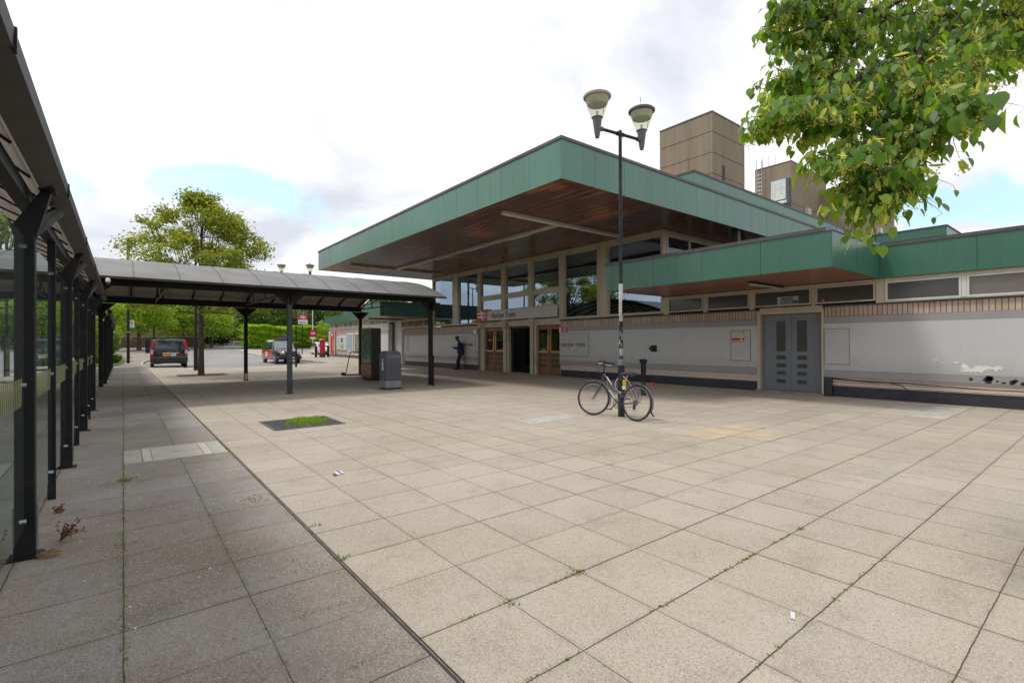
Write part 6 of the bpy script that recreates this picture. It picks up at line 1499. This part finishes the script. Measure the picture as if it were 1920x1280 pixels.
for i, (x_, y_, rx, H, lab) in enumerate(((26.4, 82, 2.8, 4.2, 'rounded bush right of the hedge under the sign'), (31, 82, 3.2, 5.5, 'tall bush beside the far wing end'), (24.6, 80.6, 1.9, 2.2, 'low bush behind the white hatchback'), (27.8, 79.5, 1.8, 2.6, 'low bush right of the round red sign'), (36, 80, 3.5, 5, 'bush behind the wing wall'))):
    shrub(lab, x_, y_, tz(x_, y_)-.1, rx, rx*.9, H, 6500, .22, M_leafB if i % 2 else M_leafC, 80+i, group='bushes right of the hedge')
# brick retaining wall with parapet and terrace
bw = thing('brick_wall', 'long dark red brick wall with pale coping beyond the road', 'wall', (3, 88, 1))
M_bw = brick_mat('dark brick', (.11, .055, .045), (.16, .08, .06), (.14, .12, .11), .45, .15, .5, (0, 2), .02)
M_bw2 = brick_mat('red brick', (.26, .085, .065), (.30, .11, .08), (.20, .13, .11), .45, .15, .5, (0, 2), .02)
MB().box(-6, 9.8, 88, 88.4, .7, 2.55).build('lower_wall', M_bw, bw); MB().box(-6, 9.8, 87.92, 88.5, 2.552, 2.66).build('coping', mat('wall coping', (.45, .42, .40), .8), bw)
MB().box(-6, 9.8, 88.9, 89.2, 2.4, 3.32).build('parapet', M_bw2, bw)
struct(MB().box(-14, 9.8, 89.2, 112, .5, 2.45).build('car_park_terrace', M_asph))
sheet('verge', [(9.4, 88.2), (12.4, 90.6), (13.4, 95), (13.8, 106), (9.8, 112), (9.8, 92)], .02, M_grass, 2)
sheet('verge', [(14.6, 78.6), (40, 76), (40, 100), (25.5, 96), (24, 85.2), (14.3, 84.8)], -.02, M_grass, 3)
sheet('verge', [(-4.2, 41.2), (-.62, 41.2), (.0, 46), (.2, 52), (-.2, 60), (-.6, 66), (-9, 74), (-12, 41.2)], .03, M_grass, 2)
m = thing('construction_barrier', 'orange and red roadwork barriers across the road in the distance', 'barrier', (16, 110, tz(16, 110)))
z = tz(16, 112)
MB().box(15.9, 17.6, 112, 112.2, z+.4, z+1.3).build('orange_panel', mat('orange', (.75, .38, .02), .5), m); MB().box(18.6, 21.0, 112, 112.2, z+.1, z+.5).build('red_panel', M_red, m); MB().box(18.6, 23.5, 112, 112.2, z+.6, z+.9).build('white_panel', M_wht, m)
cr_ = thing('blue_board', 'small blue sign board behind the taxi at hedge corner', 'sign', (13.6, 60, .4))
MB().box(12.35, 13.3, 52.2, 52.3, 1.05, 2.3).build('board', mat('blue board', (.04, .05, .25), .5), cr_); MB().box(12.75, 12.85, 52.3, 52.38, tz(12, 52), 2.2).build('leg', M_steel2, cr_)

# ---------------------------------------------------------------- overhanging linden
LIMBS = {
 'a': [(9.15, -0.62, 3.97), (6.47, 0.48, 4.41), (5.21, 0.84, 3.99), (4.45, 0.94, 3.51), (3.95, 0.95, 3.01), (3.62, 0.96, 2.64), (3.43, 0.98, 2.35), (3.35, 0.98, 2.2)],
 'b': [(4.45, 0.94, 3.51), (3.9, 1.12, 3.2), (3.56, 1.26, 2.98), (3.27, 1.36, 2.76), (3.1, 1.43, 2.68)],
 'c': [(5.21, 0.84, 3.99), (4.56, 1.1, 3.85), (3.99, 1.3, 3.78), (3.67, 1.42, 3.79), (3.48, 1.51, 3.68)],
 'd': [(4.56, 1.1, 3.85), (4.05, 1.25, 3.53), (3.73, 1.38, 3.35), (3.45, 1.47, 3.2)],
 'e': [(3.95, 0.95, 3.01), (3.55, 1.07, 2.73), (3.30, 1.18, 2.62)],
 'f': [(3.95, 0.95, 3.01), (3.62, 0.72, 2.72), (3.38, 0.58, 2.6)],
 'g': [(6.47, 0.48, 4.41), (5.68, 0.6, 4.0), (5.1, 0.68, 3.7), (4.67, 0.76, 3.42)],
 'h': [(6.47, 0.48, 4.41), (6.11, 0.52, 4.2), (5.77, 0.53, 3.95), (5.54, 0.59, 3.75)],
 'i': [(6.47, 0.48, 4.41), (5.75, 0.66, 4.7), (5.01, 1.0, 4.63), (4.31, 1.3, 4.39), (3.86, 1.53, 4.24)],
 'j': [(3.62, 0.96, 2.64), (3.58, 0.78, 2.56)],
 'k': [(3.62, 0.96, 2.64), (3.25, 1.02, 2.42), (3.08, 1.06, 2.34)],
 'l': [(3.55, 1.07, 2.73), (3.34, 1.18, 2.77), (3.14, 1.28, 2.67), (2.98, 1.33, 2.67)],
 'm': [(4.45, 0.94, 3.51), (4.47, 1.18, 3.47), (4.18, 1.4, 3.35), (3.89, 1.51, 3.26), (3.73, 1.63, 3.2)],
 'n': [(3.99, 1.3, 3.78), (3.73, 1.38, 3.57), (3.59, 1.49, 3.51)],
 'o': [(6.47, 0.48, 4.41), (6.16, 0.85, 4.67), (5.63, 1.28, 4.57), (5.01, 1.51, 4.16), (4.54, 1.76, 4.15)],
 'p': [(5.63, 1.28, 4.57), (5.5, 1.25, 3.98), (5.04, 1.36, 3.51), (4.52, 1.52, 3.19)],
 'q': [(6.47, 0.48, 4.41), (6.74, 0.78, 4.52), (6.22, 0.94, 3.99), (5.6, 1.05, 3.75), (5.23, 1.09, 3.5)],
 'r': [(9.15, -0.62, 3.97), (8.16, -0.09, 4.15), (6.92, 0.38, 4.25), (6.36, 0.57, 4.1)],
 's': [(3.62, 0.96, 2.64), (3.53, 0.91, 2.38), (3.49, 0.87, 2.27)],
 't': [(9.15, -0.62, 3.97), (9.45, -0.48, 6.5), (8.98, -0.12, 7.69)],
 'u': [(9.45, -0.48, 6.5), (7.43, 0.23, 6.13), (6.06, 0.8, 5.74), (5.07, 1.33, 5.42)],
 'v': [(9.15, -0.62, 3.97), (11.44, -1.16, 5.79), (13.52, -1.79, 7.47)],
 'w': [(5.21, 0.84, 3.99), (4.78, 0.81, 3.49), (4.14, 0.8, 3.15), (3.75, 0.8, 2.9)],
 'x': [(6.47, 0.48, 4.41), (5.6, 0.45, 4.3), (5.0, 0.5, 4.05), (4.6, 0.5, 3.9)],
 'y': [(6.47, 0.48, 4.41), (6.0, 0.2, 4.0), (5.3, 0.32, 3.5), (4.9, 0.42, 3.2)],
 'z': [(9.15, -0.62, 3.97), (7.6, 0.0, 4.8), (6.6, 0.3, 5.0), (5.6, .75, 5.0), (4.9, 1.1, 4.75)],
}

ln = thing('linden_tree', 'flowering linden whose leafy branches hang into the top right of view', 'tree', (9.15, -.62, 0))
q = random.Random(77); g = np.random.default_rng(77)
m = MB(); m.tube([(9.15, -.62, -.1), (9.15, -.62, .1), (9.12, -.6, 2), (9.15, -.62, 3.97), (9.3, -.5, 6), (9.5, -.4, 8.2)], [.24, .19, .17, .15, .10, .03], 12)
tw = []      # (point, direction, weight)
r0 = dict(a=.045, t=.05, v=.05, r=.035, c=.028, i=.03, o=.03, q=.03, g=.03, h=.025, u=.05)
for k, pts in LIMBS.items():
    if k == 'y': continue
    P_ = [Vector(p)+Vector((.09, 0, .13+.04*(p[2] < 3)))*(p[0] < 6) for p in pts]; n_ = len(P_); ra = r0.get(k, .016)
    fine = []
    for i in range(n_-1):
        for j in range(4):
            t = j/4; p = P_[i].lerp(P_[i+1], t)+Vector((q.gauss(0, .012), q.gauss(0, .012), q.gauss(0, .012)))*(1 if i else 0); fine.append(p)
    fine.append(P_[-1])
    m.tube(fine, [max(.004, ra*(1-i/len(fine))**1.1+.003) for i in range(len(fine))], 7)
    for i in range(2 if k in 'atvr' else 1, len(fine)):
        d = (fine[i]-fine[i-1]).normalized(); tw.append((fine[i], d, k, i/len(fine)))
leafV = []; leafF = []; brV = []; brF = []; flV = []; flF = []
OUT = [(0, 0), (.20, .12), (.42, .34), (.47, .62), (.33, .88), (.12, 1.0), (0, 1.16)]     # half outline, (half width, length) of a heart shaped leaf; base notch at 0.08
def add_leaf(base, d, nrm, s):
    u = d.normalized(); nrm = (nrm-u*nrm.dot(u)).normalized(); v = u.cross(nrm); o = len(leafV)
    cup = q.uniform(-.12, .22); bend = q.uniform(-.05, .28); fold = q.uniform(.05, .35)
    mid = [.07, .35, .65, .9, 1.16]
    for t in mid: leafV.append(base+u*t*s-nrm*(bend*t*t)*s)
    L_ = [(.18, -.03), (.42, .12), (.50, .40), (.42, .68), (.20, .92)]
    for sg_ in (1, -1):
        for w_, t in L_: leafV.append(base+u*t*s+v*sg_*w_*s*.92+nrm*(fold*w_-bend*t*t+cup*math.sin(t*5+sg_)*.12)*s)
    for a, off in ((0, 5), (1, 10)):
        f = [(0, off, off+1), (0, off+1, 1), (1, off+1, off+2), (1, off+2, 2), (2, off+2, off+3), (2, off+3, 3), (3, off+3, off+4), (3, off+4, 4)]
        for t in f: leafF.append(tuple(x_+o for x_ in (t if a == 0 else t[::-1])))
def add_bract(p, s):
    d = Vector((q.gauss(0, .4), q.gauss(0, .4), -1+q.gauss(0, .5))).normalized(); v = d.orthogonal().normalized(); v = (v*math.cos(q.uniform(0, 6))+d.cross(v)*math.sin(q.uniform(0, 6))).normalized(); n_ = d.cross(v); o = len(brV); K = 6; cu = q.uniform(-.7, .7)
    for i in range(K):
        t = i/(K-1); w_ = .13*s*math.sin(math.pi*min(.97, t*.9+.06))**.5
        c = p+d*t*s+n_*cu*s*.5*t*t; brV.append(c+v*w_); brV.append(c-v*w_)
    for i in range(K-1): brF.append((o+2*i, o+2*i+1, o+2*i+3, o+2*i+2))
    c0 = p+d*s*.55
    for _ in range(q.randint(4, 8)):
        e = c0+Vector((q.gauss(0, .018), q.gauss(0, .018), -abs(q.gauss(.025, .012)))); r_f = q.uniform(.0035, .0065); o = len(flV)
        for a in ((1, 0, 0), (-1, 0, 0), (0, 1, 0), (0, -1, 0), (0, 0, 1), (0, 0, -1)): flV.append(e+Vector(a)*r_f)
        for f in ((0, 2, 4), (2, 1, 4), (1, 3, 4), (3, 0, 4), (2, 0, 5), (1, 2, 5), (3, 1, 5), (0, 3, 5)): flF.append(tuple(x_+o for x_ in f))
        o2 = len(brV); brV.append(c0); brV.append(c0+Vector((.0008, .0008, 0))); brV.append(e); brF.append((o2, o2+1, o2+2))
nt_ = 0
for p, d, k, t in tw:
    far = k in 'tuv'
    cnt = 6 if not far else 4
    if k in 'aceklsjfw' and t > .4: cnt = 6
    if k in 'ghrqopi': cnt = 6
    if p.x < 3.6 and p.y > 1.0 and p.z < 2.95: cnt = 4
    for _ in range(cnt):
        dr = (d*.5+Vector((q.gauss(0, .6), q.gauss(0, .6), q.gauss(-.12, .45)))).normalized(); L_ = q.uniform(.14, .36)*(2.2 if far else 1.25 if k in 'ghrqopi' else 1)
        L_ *= .62 if (p.x < 3.75 and p.y > 1.0) else 1
        if p.x < 3.75 and p.y > 1.0 and p.z < 3: dr.z = abs(dr.z)*.6; dr.normalize()
        pts = [p]; dd = dr
        steps = 6
        for i in range(steps): pts.append(pts[-1]+dd*L_/steps); dd = (dd+Vector((q.gauss(0, .12), q.gauss(0, .12), -.06))).normalized()
        m.tube(pts, [.0035, .003, .003, .0025, .002, .0015, .001], 4, False)
        for i in range(1, steps+1):
            if q.random() < .12: continue
            c = pts[i]; side = Vector((q.gauss(0, 1), q.gauss(0, 1), q.gauss(-.1, .35))).normalized()
            pet = c+side*.035+Vector((0, 0, -.008)); m.tube([c, pet], .0011, 3, False)
            ld = (side*.55+dd*.25+Vector((0, 0, -.75-q.uniform(0, .5)))).normalized(); nn = Vector((side.x, side.y, .55+q.uniform(0, .8)))+Vector((q.gauss(0, .35), q.gauss(0, .35), 0))
            s_ = q.uniform(.036, .072)*(1.5 if far else 1)
            if k in ('f',) and q.random() < .35: s_ = q.uniform(.07, .10)
            add_leaf(pet, ld, nn, s_); nt_ += 1
            if not far and q.random() < .24: [add_bract(c+Vector((q.gauss(0, .01), q.gauss(0, .01), 0)), q.uniform(.05, .095)) for _ in range(q.choice((1, 2, 2, 3)))]
# upper crown beyond the frame, in looser detail
m.build('branches', mat('linden bark', (.050, .042, .036), .95, var=.3, scale=12, bmp=.5, bsc=60), ln, smooth=True)
def raw(name, V, F, mt, sm_=True):
    b = MB(); b.v = [tuple(v) for v in V]; b.f = F
    me = bpy.data.meshes.new(name); me.from_pydata([tuple(Vector(v)-ln.location) for v in V], [], F); me.materials.append(mt)
    if sm_: me.polygons.foreach_set('use_smooth', [True]*len(me.polygons))
    ob = bpy.data.objects.new(name, me); COL.objects.link(ob); ob.parent = ln; return ob
M_lind = leaf_mat('linden leaves', [(.07, .16, .03), (.11, .22, .035), (.16, .29, .045), (.23, .36, .06), (.10, .19, .06)], .48, rough=.42, tcol=(2.1, 2.0, .5, 1))
M_bract = leaf_mat('linden bracts', [(.42, .54, .12), (.56, .60, .16), (.50, .48, .12)], .45); M_fl = mat('linden flowers', (.66, .57, .18), .8, var=.2, scale=40)
raw('crown', leafV, leafF, M_lind); raw('bracts', brV, brF, M_bract); raw('blossom', flV, flF, M_fl, False)
print('linden leaves', nt_, 'bracts', len(flF)//8)
